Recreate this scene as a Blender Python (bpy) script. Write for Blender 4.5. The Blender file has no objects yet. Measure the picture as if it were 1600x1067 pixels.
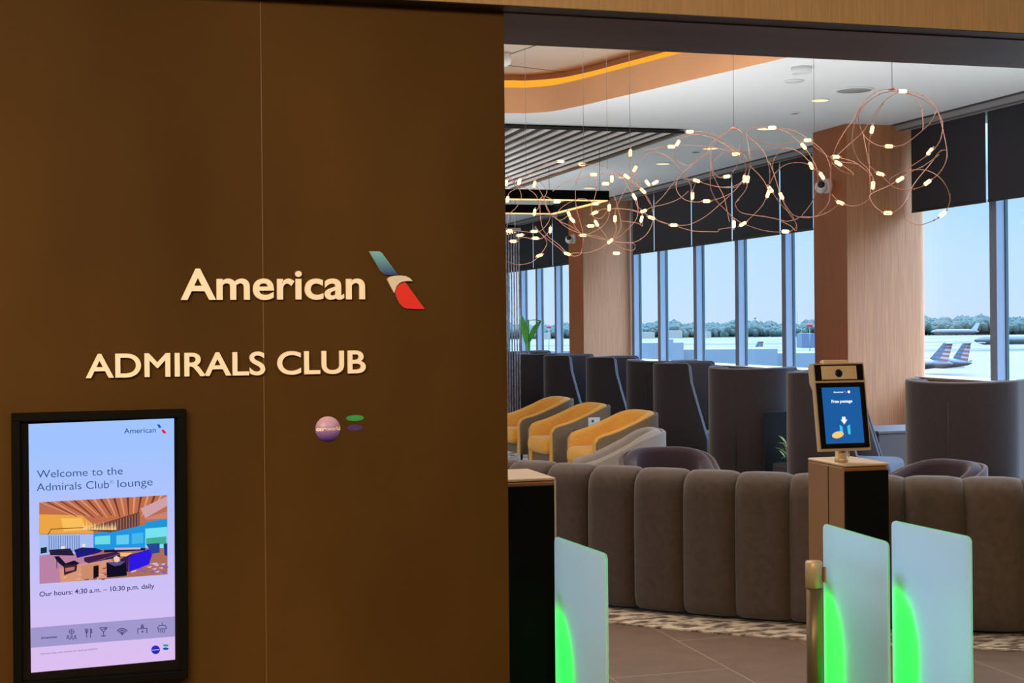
import bpy, bmesh, math, random
from mathutils import Vector, Matrix
S = bpy.context.scene
COL = S.collection
PI = math.pi
# ------------------------------------------------------------------ camera
W, H, F = 1600.0, 1067.0, 2250.0
TH = math.radians(16.0)                 # the camera looks 16 degrees right of the sign wall's normal
ROLL, SHY, EYE = 0.009, -26.3, 1.55
CO = Vector((0, 0, EYE))
FW = Vector((math.sin(TH), math.cos(TH), 0))
R0 = Vector((math.cos(TH), -math.sin(TH), 0))
Z0 = Vector((0, 0, 1))
RC = R0 * math.cos(ROLL) - Z0 * math.sin(ROLL)
UC = Z0 * math.cos(ROLL) + R0 * math.sin(ROLL)
cam = bpy.data.cameras.new('camera')
cam.sensor_fit = 'HORIZONTAL'; cam.sensor_width = 36.0; cam.lens = 36.0 * F / W
cam.shift_y = SHY / W
cam.clip_start = 0.05; cam.clip_end = 5000
co = bpy.data.objects.new('camera', cam); COL.objects.link(co)
m = Matrix((RC, UC, -FW)).transposed().to_4x4(); m.translation = CO
co.matrix_world = m
S.camera = co
def ray(px, py):
    return RC * ((px - W / 2) / F) + UC * ((H / 2 - py + SHY) / F) + FW
def on_z(px, py, z):
    d = ray(px, py); return CO + d * ((z - EYE) / d.z)
def on_y(px, py, y):
    d = ray(px, py); return CO + d * (y / d.y)
def on_x(px, py, x):
    d = ray(px, py); return CO + d * (x / d.x)
def at_d(px, py, D):
    return CO + ray(px, py) * D
# ------------------------------------------------------------------ colour management, sky
S.view_settings.view_transform = 'Standard'
S.view_settings.look = 'None'
S.view_settings.exposure = 0.0
S.view_settings.gamma = 1.0
S.view_settings.use_curve_mapping = False
S.cycles.max_bounces = 8
S.cycles.diffuse_bounces = 5
S.cycles.transmission_bounces = 6
S.cycles.transparent_max_bounces = 12
S.cycles.use_denoising = True
S.cycles.sample_clamp_indirect = 6.0
w = bpy.data.worlds.new('sky'); S.world = w; w.use_nodes = True
nt = w.node_tree; nt.nodes.clear()
out = nt.nodes.new('ShaderNodeOutputWorld'); bg = nt.nodes.new('ShaderNodeBackground')
tc = nt.nodes.new('ShaderNodeTexCoord'); sx = nt.nodes.new('ShaderNodeSeparateXYZ')
cr = nt.nodes.new('ShaderNodeValToRGB'); sr = nt.nodes.new('ShaderNodeMapRange')
nt.links.new(tc.outputs['Generated'], sx.inputs[0])
nt.links.new(sx.outputs['Z'], cr.inputs[0]); nt.links.new(sx.outputs['Z'], sr.inputs[0])
e = cr.color_ramp.elements
e[0].position = 0.0; e[0].color = (0.66, 0.82, 1.06, 1)
e[1].position = 0.10; e[1].color = (0.44, 0.78, 1.10, 1)
n = e.new(0.045); n.color = (0.60, 0.83, 1.10, 1)
n = e.new(0.4); n.color = (0.36, 0.60, 1.0, 1)
sr.inputs['From Min'].default_value = 0.10; sr.inputs['From Max'].default_value = 0.45
sr.inputs['To Min'].default_value = 1.0; sr.inputs['To Max'].default_value = 18.0
nt.links.new(cr.outputs[0], bg.inputs['Color']); nt.links.new(sr.outputs[0], bg.inputs['Strength'])
nt.links.new(bg.outputs[0], out.inputs[0])
# ------------------------------------------------------------------ corridor lamps, and unseen fill lamps added in the lounge
def area(name, loc, target, sx_, sy_, power, color, spread=PI, portal=False):
    l = bpy.data.lights.new(name, 'AREA'); l.shape = 'RECTANGLE'; l.size = sx_; l.size_y = sy_
    l.energy = power; l.color = color; l.spread = spread
    if portal: l.cycles.is_portal = True
    o = bpy.data.objects.new(name, l); COL.objects.link(o); o.location = loc
    d = Vector(target) - Vector(loc)
    o.rotation_euler = d.to_track_quat('-Z', 'Y').to_euler()
    return o
WARM = (1.0, 0.72, 0.42); SOFT = (1.0, 0.88, 0.74)
area('corridor_lamp', (-1.6, 1.1, 3.08), (-1.5, 2.6, 0), 3.2, 1.2, 430, (1.0, 0.72, 0.40))
area('corridor_lamp', (2.6, 1.0, 3.08), (2.4, 2.4, 0), 3.0, 1.2, 130, (1.0, 0.80, 0.54))
area('lounge_fill', (2.2, 8.2, 3.86), (2.2, 8.2, 0), 4.0, 3.6, 150, SOFT)  # unseen overhead lamps added to brighten the lounge
area('lounge_fill', (-3.5, 10.0, 3.44), (-3.5, 10.0, 0), 5.0, 7.0, 170, SOFT)
area('lounge_fill', (-3.5, 20.0, 3.44), (-3.5, 20.0, 0), 5.0, 9.0, 200, SOFT)
area('lounge_fill', (6.0, 6.4, 3.40), (5.6, 6.2, 0), 2.2, 1.6, 70, (0.86, 0.94, 1.0))  # unseen cool lamp added to lift the frosted gate leaves
area('ceiling_fill', (3.6, 10.6, 1.15), (3.6, 10.6, 3), 2.6, 3.4, 62, (0.94, 0.97, 1.0), math.radians(150))  # upward lamps added inside the seating, only to brighten the ceiling
area('ceiling_fill', (3.2, 19.0, 1.25), (3.2, 19.0, 3), 2.6, 6.0, 190, (0.94, 0.97, 1.0), math.radians(150))
area('ceiling_fill', (6.6, 7.0, 1.1), (6.6, 7.0, 3), 1.2, 3.0, 70, (0.94, 0.97, 1.0), math.radians(150))
# ------------------------------------------------------------------ materials
def mat(name, col, rough=0.6, metal=0.0, var=0.0, vscale=6.0, stretch=(1, 1, 1), bump=0.0, bscale=60.0,
        emis=None, estr=0.0, sheen=0.0, spec=None, col2=None, detail=4.0):
    M = bpy.data.materials.new(name); M.use_nodes = True
    nt = M.node_tree; b = nt.nodes['Principled BSDF']
    b.inputs['Base Color'].default_value = (*col, 1); b.inputs['Roughness'].default_value = rough
    b.inputs['Metallic'].default_value = metal
    if spec is not None: b.inputs['Specular IOR Level'].default_value = spec
    if sheen:
        b.inputs['Sheen Weight'].default_value = sheen; b.inputs['Sheen Roughness'].default_value = 0.4
    if emis:
        b.inputs['Emission Color'].default_value = (*emis, 1); b.inputs['Emission Strength'].default_value = estr
    if var or col2 or bump:
        tc = nt.nodes.new('ShaderNodeTexCoord'); mp = nt.nodes.new('ShaderNodeMapping')
        mp.inputs['Scale'].default_value = stretch
        nt.links.new(tc.outputs['Object'], mp.inputs[0])
    if var or col2:
        nz = nt.nodes.new('ShaderNodeTexNoise'); nz.inputs['Scale'].default_value = vscale; nz.inputs['Detail'].default_value = detail
        nt.links.new(mp.outputs[0], nz.inputs['Vector'])
        rp = nt.nodes.new('ShaderNodeValToRGB'); nt.links.new(nz.outputs['Fac'], rp.inputs[0])
        c2 = col2 or tuple(min(1, c * (1 + var)) for c in col)
        c1 = col if col2 else tuple(c * (1 - var) for c in col)
        rp.color_ramp.elements[0].position = 0.3; rp.color_ramp.elements[0].color = (*c1, 1)
        rp.color_ramp.elements[1].position = 0.7; rp.color_ramp.elements[1].color = (*c2, 1)
        nt.links.new(rp.outputs[0], b.inputs['Base Color'])
    if bump:
        n2 = nt.nodes.new('ShaderNodeTexNoise'); n2.inputs['Scale'].default_value = bscale
        nt.links.new(mp.outputs[0], n2.inputs['Vector'])
        bp = nt.nodes.new('ShaderNodeBump'); bp.inputs['Strength'].default_value = bump; bp.inputs['Distance'].default_value = 0.004
        nt.links.new(n2.outputs['Fac'], bp.inputs['Height']); nt.links.new(bp.outputs[0], b.inputs['Normal'])
    return M
def emit(name, col, s=1.0):
    M = bpy.data.materials.new(name); M.use_nodes = True
    nt = M.node_tree; nt.nodes.clear()
    o = nt.nodes.new('ShaderNodeOutputMaterial'); e = nt.nodes.new('ShaderNodeEmission')
    e.inputs[0].default_value = (*col, 1); e.inputs[1].default_value = s
    nt.links.new(e.outputs[0], o.inputs[0]); return M
def srgb(r, g, b):
    f = lambda c: (c / 255) / 12.92 if c <= 10 else ((c / 255 + 0.055) / 1.055) ** 2.4
    return (f(r), f(g), f(b))
def glass_mat(name, tint, gloss):
    M = bpy.data.materials.new(name); M.use_nodes = True
    nt = M.node_tree; nt.nodes.clear()
    o = nt.nodes.new('ShaderNodeOutputMaterial'); t = nt.nodes.new('ShaderNodeBsdfTransparent'); g = nt.nodes.new('ShaderNodeBsdfGlossy')
    x = nt.nodes.new('ShaderNodeMixShader')
    t.inputs[0].default_value = (*tint, 1); g.inputs['Roughness'].default_value = 0.02; x.inputs[0].default_value = gloss
    nt.links.new(t.outputs[0], x.inputs[1]); nt.links.new(g.outputs[0], x.inputs[2]); nt.links.new(x.outputs[0], o.inputs[0])
    return M
def frosted_mat(name):
    M = bpy.data.materials.new(name); M.use_nodes = True
    nt = M.node_tree; nt.nodes.clear()
    o = nt.nodes.new('ShaderNodeOutputMaterial'); d = nt.nodes.new('ShaderNodeBsdfDiffuse'); t = nt.nodes.new('ShaderNodeBsdfTranslucent')
    g = nt.nodes.new('ShaderNodeBsdfGlossy'); x = nt.nodes.new('ShaderNodeMixShader'); x2 = nt.nodes.new('ShaderNodeMixShader')
    d.inputs[0].default_value = (0.76, 0.88, 0.97, 1); t.inputs[0].default_value = (0.80, 0.93, 1.0, 1)
    g.inputs['Roughness'].default_value = 0.25; x.inputs[0].default_value = 0.90; x2.inputs[0].default_value = 0.06
    nt.links.new(d.outputs[0], x.inputs[1]); nt.links.new(t.outputs[0], x.inputs[2])
    nt.links.new(x.outputs[0], x2.inputs[1]); nt.links.new(g.outputs[0], x2.inputs[2]); nt.links.new(x2.outputs[0], o.inputs[0])
    return M
def tile_mat(name):
    M = mat(name, (0.150, 0.092, 0.062), 0.5, var=0.12, vscale=9, bump=0.05)
    nt = M.node_tree; b = nt.nodes['Principled BSDF']
    tc = nt.nodes.new('ShaderNodeTexCoord'); mp = nt.nodes.new('ShaderNodeMapping')
    mp.inputs['Location'].default_value = (0.54, 0.1, 0)
    br = nt.nodes.new('ShaderNodeTexBrick'); br.offset = 0.5
    br.inputs['Scale'].default_value = 1.0; br.inputs['Brick Width'].default_value = 1.2; br.inputs['Row Height'].default_value = 0.56
    mp.inputs['Rotation'].default_value = (0, 0, PI / 2)
    br.inputs['Mortar Size'].default_value = 0.004; br.inputs['Mortar Smooth'].default_value = 0.2
    src = b.inputs['Base Color'].links[0].from_socket
    nt.links.new(tc.outputs['Object'], mp.inputs[0]); nt.links.new(mp.outputs[0], br.inputs['Vector'])
    nt.links.new(src, br.inputs['Color1']); nt.links.new(src, br.inputs['Color2'])
    br.inputs['Mortar'].default_value = (0.30, 0.21, 0.15, 1)
    nt.links.new(br.outputs['Color'], b.inputs['Base Color'])
    return M
def ramp_mat(name, axis, z0, z1, c0, c1, emission=False):
    """two printed colours running into each other between z0 and z1 of the object (logo and screen artwork)"""
    M = bpy.data.materials.new(name); M.use_nodes = True
    nt = M.node_tree; b = nt.nodes['Principled BSDF']
    tc = nt.nodes.new('ShaderNodeTexCoord'); sx = nt.nodes.new('ShaderNodeSeparateXYZ'); mr = nt.nodes.new('ShaderNodeMapRange')
    rp = nt.nodes.new('ShaderNodeValToRGB')
    nt.links.new(tc.outputs['Object'], sx.inputs[0]); nt.links.new(sx.outputs[axis], mr.inputs[0])
    mr.inputs['From Min'].default_value = z0; mr.inputs['From Max'].default_value = z1
    nt.links.new(mr.outputs[0], rp.inputs[0])
    rp.color_ramp.elements[0].color = (*c0, 1); rp.color_ramp.elements[1].color = (*c1, 1)
    if emission:
        e = nt.nodes.new('ShaderNodeEmission'); nt.links.new(rp.outputs[0], e.inputs[0])
        nt.links.new(e.outputs[0], nt.nodes['Material Output'].inputs[0]); nt.nodes.remove(b)
    else:
        nt.links.new(rp.outputs[0], b.inputs['Base Color']); b.inputs['Roughness'].default_value = 0.35
    return M
def vcol_mat(name):
    M = bpy.data.materials.new(name); M.use_nodes = True
    nt = M.node_tree; nt.nodes.remove(nt.nodes['Principled BSDF'])
    a = nt.nodes.new('ShaderNodeAttribute'); a.attribute_name = 'pic'
    e = nt.nodes.new('ShaderNodeEmission'); nt.links.new(a.outputs['Color'], e.inputs[0])
    nt.links.new(e.outputs[0], nt.nodes['Material Output'].inputs[0]); return M
bronze = mat('bronze_panel', (0.046, 0.0215, 0.0026), 0.65, 0.0, spec=0.12, vscale=1.3, col2=(0.080, 0.0395, 0.0070), stretch=(1, 1, 0.45), bump=0.12, bscale=180, detail=6)
bronze_dark = mat('bronze_dark', (0.072, 0.040, 0.033), 0.5, 0.1, var=0.25, vscale=3, stretch=(0.4, 3, 1))
black_trim = mat('black_trim', (0.008, 0.007, 0.007), 0.5)
fascia_m = mat('woven_wallcovering', (0.34, 0.22, 0.11), 0.75, var=0.12, vscale=120, stretch=(1, 1, 0.06), bump=0.1, bscale=150)
white_paint = mat('white_paint', (0.78, 0.79, 0.78), 0.8)
tray_paint = mat('tray_paint', (0.48, 0.38, 0.29), 0.8)
corr_paint = mat('corridor_paint', (0.42, 0.30, 0.18), 0.8)
peach = mat('peach_veneer', (0.80, 0.42, 0.21), 0.6, var=0.04, vscale=3)
amber = emit('amber_strip', (1.0, 0.40, 0.03), 1.08)
tile = tile_mat('stone_tile')
carpet_m = mat('carpet', (0.13, 0.085, 0.058), 0.95, vscale=11, col2=(0.66, 0.53, 0.40), stretch=(1, 1.8, 1), bump=0.6, bscale=160, detail=9)
col_tan = mat('column_wallcovering', (0.51, 0.21, 0.092), 0.75, var=0.16, vscale=90, stretch=(1, 1, 0.03), bump=0.1, bscale=120)
col_brown = mat('column_brown', (0.32, 0.080, 0.012), 0.45, var=0.12, vscale=60, stretch=(1, 1, 0.04))  # deeper, more saturated brown than the column fronts
sill_m = mat('sill_wood', (0.22, 0.13, 0.09), 0.5, var=0.1, vscale=20)
mullion_m = mat('mullion_metal', (0.20, 0.215, 0.26), 0.5, 0.0)
gasket_m = mat('gasket', (0.03, 0.05, 0.05), 0.6)
pane_m = glass_mat('window_glass', (0.97, 1.0, 1.0), 0.035)
blind_m = mat('blind_fabric', (0.026, 0.023, 0.029), 0.85, bump=0.3, bscale=300, var=0.2, vscale=250)
track_m = mat('blind_track', (0.34, 0.32, 0.31), 0.5)
slot_m = mat('slot', (0.06, 0.06, 0.06), 0.6)
_rp = [n for n in carpet_m.node_tree.nodes if n.type == 'VALTORGB'][0]; _rp.color_ramp.elements[0].position = 0.42; _rp.color_ramp.elements[1].position = 0.58
sofa_m = mat('taupe_velvet', (0.088, 0.061, 0.048), 0.9, var=0.12, vscale=30, sheen=0.25, spec=0.2, bump=0.15, bscale=400)
plinth_m = mat('plinth_black', (0.01, 0.009, 0.009), 0.6)
felt = mat('charcoal_felt', (0.033, 0.024, 0.025), 0.95, var=0.1, vscale=60, sheen=0.35, spec=0.2, bump=0.15, bscale=400)
felt_in = mat('charcoal_felt_inner', (0.075, 0.068, 0.082), 0.95, var=0.1, vscale=60, sheen=0.2, spec=0.2)
lit_rim_m = mat('painted_lit_rim', (0.16, 0.15, 0.17), 0.8)  # lighter grey standing for window light on the chair rims
mustard = mat('mustard_fabric', (0.76, 0.37, 0.065), 0.85, var=0.06, vscale=40, sheen=0.2, spec=0.2)
taupe_shell = mat('taupe_shell', (0.19, 0.125, 0.075), 0.8, var=0.06, vscale=40, spec=0.3)
grey_fabric = mat('grey_fabric', (0.25, 0.205, 0.175), 0.85, var=0.05, vscale=40, sheen=0.2)
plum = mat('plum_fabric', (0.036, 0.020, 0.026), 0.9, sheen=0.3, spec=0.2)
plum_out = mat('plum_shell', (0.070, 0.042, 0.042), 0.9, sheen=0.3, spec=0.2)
red_m = mat('red_fabric', (0.30, 0.025, 0.03), 0.8)
metal_leg = mat('black_metal', (0.015, 0.014, 0.014), 0.4, 0.5)
champagne = mat('champagne_metal', (0.50, 0.35, 0.20), 0.4, 0.4)
cabinet_bronze = mat('cabinet_bronze', (0.235, 0.108, 0.032), 0.45, 0.25)
champagne_l = mat('champagne_light', (0.62, 0.46, 0.29), 0.4, 0.35)
post_metal = mat('post_bronze', (0.17, 0.11, 0.065), 0.42, 0.6)
gloss_black = mat('gloss_black', (0.005, 0.005, 0.005), 0.2, spec=0.2)
satin_black = mat('satin_black', (0.003, 0.003, 0.003), 0.6, spec=0.06)
wood_top = mat('kiosk_top', (0.60, 0.42, 0.26), 0.4, var=0.1, vscale=20, stretch=(1, 8, 1))
edge_metal = mat('edge_metal', (0.72, 0.68, 0.62), 0.3, 0.5)
frosted = frosted_mat('frosted_glass')
green_led = emit('green_led', (0.0, 1.0, 0.035), 3.0)
green_edge = emit('green_edge', (0.22, 0.85, 0.35), 0.6)
copper = mat('copper_wire', (0.46, 0.21, 0.14), 0.45, 0.4)
cable_m = mat('grey_cable', (0.16, 0.14, 0.13), 0.5)
bulb_m = emit('lamp_tube', (1.0, 0.63, 0.22), 4.5)
lamp_disc = emit('downlight_disc', (1.0, 0.80, 0.42), 1.3)
led_bar = emit('led_bar', (1.0, 0.62, 0.22), 1.5)
slat_m = mat('slat_wood_lit', (0.84, 0.74, 0.68), 0.5, var=0.1, vscale=30)  # wood slats coloured pale with the window light they reflect
slat_edge = mat('slat_edge_wood', (0.20, 0.13, 0.075), 0.55)
dark_board = mat('dark_board', (0.012, 0.009, 0.009), 0.7)
letter_m = mat('cream_letters', (0.90, 0.81, 0.74), 0.5)
silver = mat('silver_plate', (0.66, 0.62, 0.56), 0.4, 0.2)
red_logo = mat('red_plate', (0.66, 0.018, 0.014), 0.35)
white_plastic = mat('white_plastic', (0.72, 0.70, 0.68), 0.4)
lens_m = mat('dark_lens', (0.01, 0.01, 0.012), 0.08)
leaf_m = mat('leaf', (0.10, 0.42, 0.04), 0.5, var=0.25, vscale=8)
leaf_y = mat('leaf_small', (0.20, 0.26, 0.05), 0.6, var=0.3, vscale=20)
soil_pot = mat('dark_pot', (0.03, 0.028, 0.03), 0.5)
cabinet_m = mat('grey_cabinet', (0.095, 0.075, 0.07), 0.55)
foliage = mat('foliage', (0.0060, 0.0135, 0.0105), 0.9, vscale=0.03, col2=(0.0140, 0.0245, 0.0110))  # bluish green, with distance haze put into the base colour
grass_m = mat('airfield_grass', (0.036, 0.030, 0.006), 0.95, vscale=0.015, col2=(0.048, 0.038, 0.010))
concrete_m = mat('concrete', (0.080, 0.049, 0.029), 0.9, var=0.12, vscale=0.02)
asphalt_m = mat('taxiway_asphalt', (0.034, 0.025, 0.015), 0.9)
roof_m = mat('terminal_roof', (0.0672, 0.0798, 0.0924), 0.7, var=0.1, vscale=0.1)
bldg_m = mat('hangar_white', (0.13, 0.11, 0.085), 0.7)
blue_b = mat('blue_block', (0.0294, 0.0420, 0.0672), 0.7)
red_disc = mat('red_disc', (0.2520, 0.0050, 0.0126), 0.5)
air_silver = mat('aircraft_silver', (0.040, 0.043, 0.048), 0.4, 0.2)
air_red = mat('tail_red', (0.1428, 0.0252, 0.0252), 0.5)
air_blue = mat('tail_blue', (0.0252, 0.0462, 0.0924), 0.5)
air_white = mat('tail_white', (0.1596, 0.1596, 0.1596), 0.5)
# ------------------------------------------------------------------ mesh helpers
class MB:
    def __init__(self): self.bm = bmesh.new(); self.mats = []
    def mi(self, m):
        if m not in self.mats: self.mats.append(m)
        return self.mats.index(m)
    def box(self, x0, x1, y0, y1, z0, z1, m, bev=0.0, seg=2, M=None):
        t = bmesh.new()
        bmesh.ops.create_cube(t, size=1.0, matrix=Matrix.Translation(((x0 + x1) / 2, (y0 + y1) / 2, (z0 + z1) / 2)) @ Matrix.Diagonal((abs(x1 - x0), abs(y1 - y0), abs(z1 - z0), 1)))
        if bev: bmesh.ops.bevel(t, geom=t.edges[:], offset=bev, segments=seg, profile=0.5, affect='EDGES')
        self.merge(t, m, M); return self
    def merge(self, t, m, M=None):
        i = self.mi(m); vm = {}
        for v in t.verts: vm[v] = self.bm.verts.new(M @ v.co if M else v.co)
        for f in t.faces:
            try:
                g = self.bm.faces.new([vm[v] for v in f.verts]); g.material_index = i; g.smooth = f.smooth
            except ValueError: pass
        t.free()
    def poly(self, pts, m, smooth=False):
        f = self.bm.faces.new([self.bm.verts.new(p) for p in pts]); f.material_index = self.mi(m); f.smooth = smooth; return f
    def prism(self, pts, d, m, side=None):
        """outline pts (3D, planar) pushed along d"""
        d = Vector(d); a = [self.bm.verts.new(p) for p in pts]; b = [self.bm.verts.new(Vector(p) + d) for p in pts]
        i = self.mi(m); j = self.mi(side or m); n = len(pts)
        for l in (a, b[::-1]):
            f = self.bm.faces.new(l); f.material_index = i
        for k in range(n):
            f = self.bm.faces.new((a[k], b[k], b[(k + 1) % n], a[(k + 1) % n])); f.material_index = j
        return self
    def grid(self, rows, m, closed_u=False, closed_v=False, smooth=True, cap=False):
        i = self.mi(m); V = [[self.bm.verts.new(p) for p in r] for r in rows]
        nu, nv = len(V), len(V[0])
        for a in range(nu if closed_u else nu - 1):
            for b in range(nv if closed_v else nv - 1):
                q = (V[a][b], V[(a + 1) % nu][b], V[(a + 1) % nu][(b + 1) % nv], V[a][(b + 1) % nv])
                try:
                    f = self.bm.faces.new(q); f.material_index = i; f.smooth = smooth
                except ValueError: pass
        if cap:
            for r in (V[0], V[-1][::-1]):
                try:
                    f = self.bm.faces.new(r); f.material_index = i
                except ValueError: pass
        return self
    def tube(self, pts, r, m, n=6, closed=False):
        pts = [Vector(p) for p in pts]; rows = []; up = None
        for k, p in enumerate(pts):
            a = pts[(k - 1) % len(pts)] if (k or closed) else p; b = pts[(k + 1) % len(pts)] if (k < len(pts) - 1 or closed) else p
            t = (b - a)
            if t.length < 1e-9: t = Vector((0, 0, 1))
            t.normalize()
            if up is None: up = t.orthogonal().normalized()
            up = (up - t * up.dot(t))
            if up.length < 1e-6: up = t.orthogonal()
            up.normalize(); s = t.cross(up); rr = r[k] if isinstance(r, (list, tuple)) else r
            rows.append([p + (up * math.cos(2 * PI * j / n) + s * math.sin(2 * PI * j / n)) * rr for j in range(n)])
        return self.grid(rows, m, closed_u=closed, closed_v=True, cap=not closed)
    def lathe(self, prof, m, n=20, M=None, cap=True):
        rows = [[(M @ Vector((r * math.cos(2 * PI * j / n), r * math.sin(2 * PI * j / n), z))) if M else Vector((r * math.cos(2 * PI * j / n), r * math.sin(2 * PI * j / n), z)) for j in range(n)] for r, z in prof]
        return self.grid(rows, m, closed_v=True, cap=cap)
    def build(self, name, parent=None, kind=None):
        me = bpy.data.meshes.new(name)
        bmesh.ops.recalc_face_normals(self.bm, faces=self.bm.faces[:])
        self.bm.to_mesh(me); self.bm.free()
        for mm in self.mats: me.materials.append(mm)
        o = bpy.data.objects.new(name, me); COL.objects.link(o)
        if parent: o.parent = parent
        if kind: o['kind'] = kind
        return o
def tag(o, label, cat, group=None, kind=None):
    o['label'] = label; o['category'] = cat
    if group: o['group'] = group
    if kind: o['kind'] = kind
    return o
def thing(name, label, cat, loc=(0, 0, 0), rz=0.0, group=None):
    o = bpy.data.objects.new(name, None); COL.objects.link(o); o.empty_display_size = 0.1
    o.location = loc; o.rotation_euler = (0, 0, rz)
    return tag(o, label, cat, group)
def copy_tree(o, parent=None):
    c = o.copy(); COL.objects.link(c)
    if parent: c.parent = parent
    for ch in [x for x in bpy.data.objects if x.parent == o]: copy_tree(ch, c)
    return c
def struct(mb, name, parent=None):
    o = mb.build(name, parent); o['kind'] = 'structure'; return o
def catmull(P, n=7, closed=False):
    P = [Vector(p) for p in P]; out = []; N = len(P)
    for i in range(N if closed else N - 1):
        g = (lambda k: P[k % N]) if closed else (lambda k: P[min(max(k, 0), N - 1)])
        a, b, c, d = g(i - 1), g(i), g(i + 1), g(i + 2)
        for j in range(n):
            t = j / n
            out.append(0.5 * ((2 * b) + (c - a) * t + (2 * a - 5 * b + 4 * c - d) * t * t + (3 * b - 3 * c + d - a) * t ** 3))
    if not closed: out.append(P[-1])
    return out
def smooth01(t):
    t = min(1, max(0, t)); return t * t * (3 - 2 * t)
# ---- writing
def text_islands(body, bold):
    """filled letter outlines as a list of (min x, verts, faces) letters, in font units; the pieces of one letter stay together"""
    cu = bpy.data.curves.new('t', 'FONT'); cu.body = body; cu.size = 1.0; cu.offset = bold; cu.resolution_u = 6
    ob = bpy.data.objects.new('t', cu); COL.objects.link(ob)
    bpy.context.view_layer.update()
    dg = bpy.context.evaluated_depsgraph_get()
    me = bpy.data.meshes.new_from_object(ob.evaluated_get(dg))
    bpy.data.objects.remove(ob); bpy.data.curves.remove(cu)
    vs = [Vector(v.co) for v in me.vertices]; fs = [list(p.vertices) for p in me.polygons]
    bpy.data.meshes.remove(me)
    par = list(range(len(vs)))
    def find(a):
        while par[a] != a: par[a] = par[par[a]]; a = par[a]
        return a
    for f in fs:
        for k in f[1:]: par[find(k)] = find(f[0])
    isl = {}
    for f in fs: isl.setdefault(find(f[0]), []).append(f)
    L = []
    for fl in isl.values():
        ids = {k for f in fl for k in f}
        if 'M' in body and len(ids) == 15:      # the embolded M crosses itself where the diagonals meet its legs: redraw its outline
            q = sorted(ids); c = lambda a, b, x: vs[a].y + (vs[b].y - vs[a].y) * (x - vs[a].x) / (vs[b].x - vs[a].x)
            vs[q[1]].y = c(q[3], q[2], vs[q[1]].x); vs[q[6]].y = c(q[4], q[5], vs[q[6]].x)
            fl = [[q[0], q[1], q[3], q[4], q[6], q[7], q[8], q[9], q[10], q[11], q[12], q[13], q[14]]]; ids = set(fl[0])
        L.append([min(vs[k].x for k in ids), max(vs[k].x for k in ids), fl])
    L.sort(key=lambda a: a[0]); R = []
    for x0, x1, fl in L:
        if R and x0 < R[-1][1] - 0.55 * min(x1 - x0, R[-1][1] - R[-1][0]):
            R[-1][1] = max(R[-1][1], x1); R[-1][2] = R[-1][2] + fl
        else: R.append([x0, x1, fl])
    return vs, R
def text_objs(body, a, b, cap, nrm, depth, m, name='lettering', parent=None, bold=0.0, split=False, inv=None):
    """set body between the baseline points a and b (3D), with capital height cap, standing out along nrm"""
    vs, R = text_islands(body, bold)
    xa = min(r[0] for r in R); xb = max(r[1] for r in R)
    ch = 0.73
    u = (b - a); L = u.length; u.normalize(); n = Vector(nrm).normalized(); up = n.cross(u).normalized()
    if up.z < 0: up = -up
    def P(v, k): return a + u * ((v.x - xa) / (xb - xa) * L) + up * (v.y / ch * cap) + n * (depth * k)
    res = []; mb = MB()
    for x0, x1, fl in R:
        i = mb.mi(m); cnt = {}
        ids = sorted({k for f in fl for k in f})
        top = {k: mb.bm.verts.new(P(vs[k], 1)) for k in ids}
        for f in fl:
            try: mb.bm.faces.new([top[k] for k in f]).material_index = i
            except ValueError: continue
            for q in range(len(f)):
                e = (f[q], f[(q + 1) % len(f)]); cnt[e] = cnt.get(e, 0) + 1
        if depth > 0.002:
            bot = {k: mb.bm.verts.new(P(vs[k], 0)) for k in ids}
            for (p, q) in list(cnt):
                if (q, p) not in cnt:
                    try: mb.bm.faces.new((top[p], top[q], bot[q], bot[p])).material_index = i
                    except ValueError: pass
        if split: res.append(finish(mb, name, parent, inv)); mb = MB()
    if not split: res.append(finish(mb, name, parent, inv))
    return res
def finish(mb, name, parent, inv):
    if inv is not None: bmesh.ops.transform(mb.bm, matrix=inv, verts=mb.bm.verts[:])
    return mb.build(name, parent)
# ------------------------------------------------------------------ the setting
YW, YB, XE = 4.43, 4.92, 1.252          # sign wall front, its back, and its right end
ZS = 2.546                              # soffit over the entrance
CEIL, XW = 3.50, 7.94
HOLE_PX = [(790, 176.5), (820, 176.8), (859, 174), (890, 168.6), (918, 162.6), (948, 155.5), (1016, 139.7), (1080, 124.6), (1145, 109.5), (1200, 96.5)]
edge = [on_z(x, y, CEIL) for x, y in HOLE_PX]
d0 = (edge[-1] - edge[-2]).normalized()
edge.append(edge[-1] + d0 * 2.2)
edge = [Vector((-1.6, 13.62, CEIL)), Vector((1.2, 13.30, CEIL)), Vector((2.6, 13.05, CEIL))] + edge
edge = catmull(edge, 5)
hole = edge + [Vector((edge[-1].x, 5.4, CEIL)), Vector((-1.6, 5.4, CEIL))]
# floors
mb = MB(); mb.box(-8.3, 8.2, -4.5, 33, -0.12, 0, tile); struct(mb, 'floor')
SC, SR = Vector((6.62, 10.81, 0)), 5.29      # centre and radius of the curved sofa
arc = [SC + Vector((math.cos(a), math.sin(a), 0)) * (SR + 0.29) for a in [math.radians(165 + k * 3) for k in range(0, 39)]]
arc = [p for p in arc if p.x < 7.85]
pts = arc + [Vector((7.85, arc[-1].y, 0)), Vector((7.85, 32, 0)), Vector((-7.5, 32, 0)), Vector((-7.5, arc[0].y, 0))]
mb = MB(); mb.prism([p + Z0 * 0.001 for p in pts], (0, 0, 0.008), carpet_m); struct(mb, 'floor_carpet')
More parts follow.
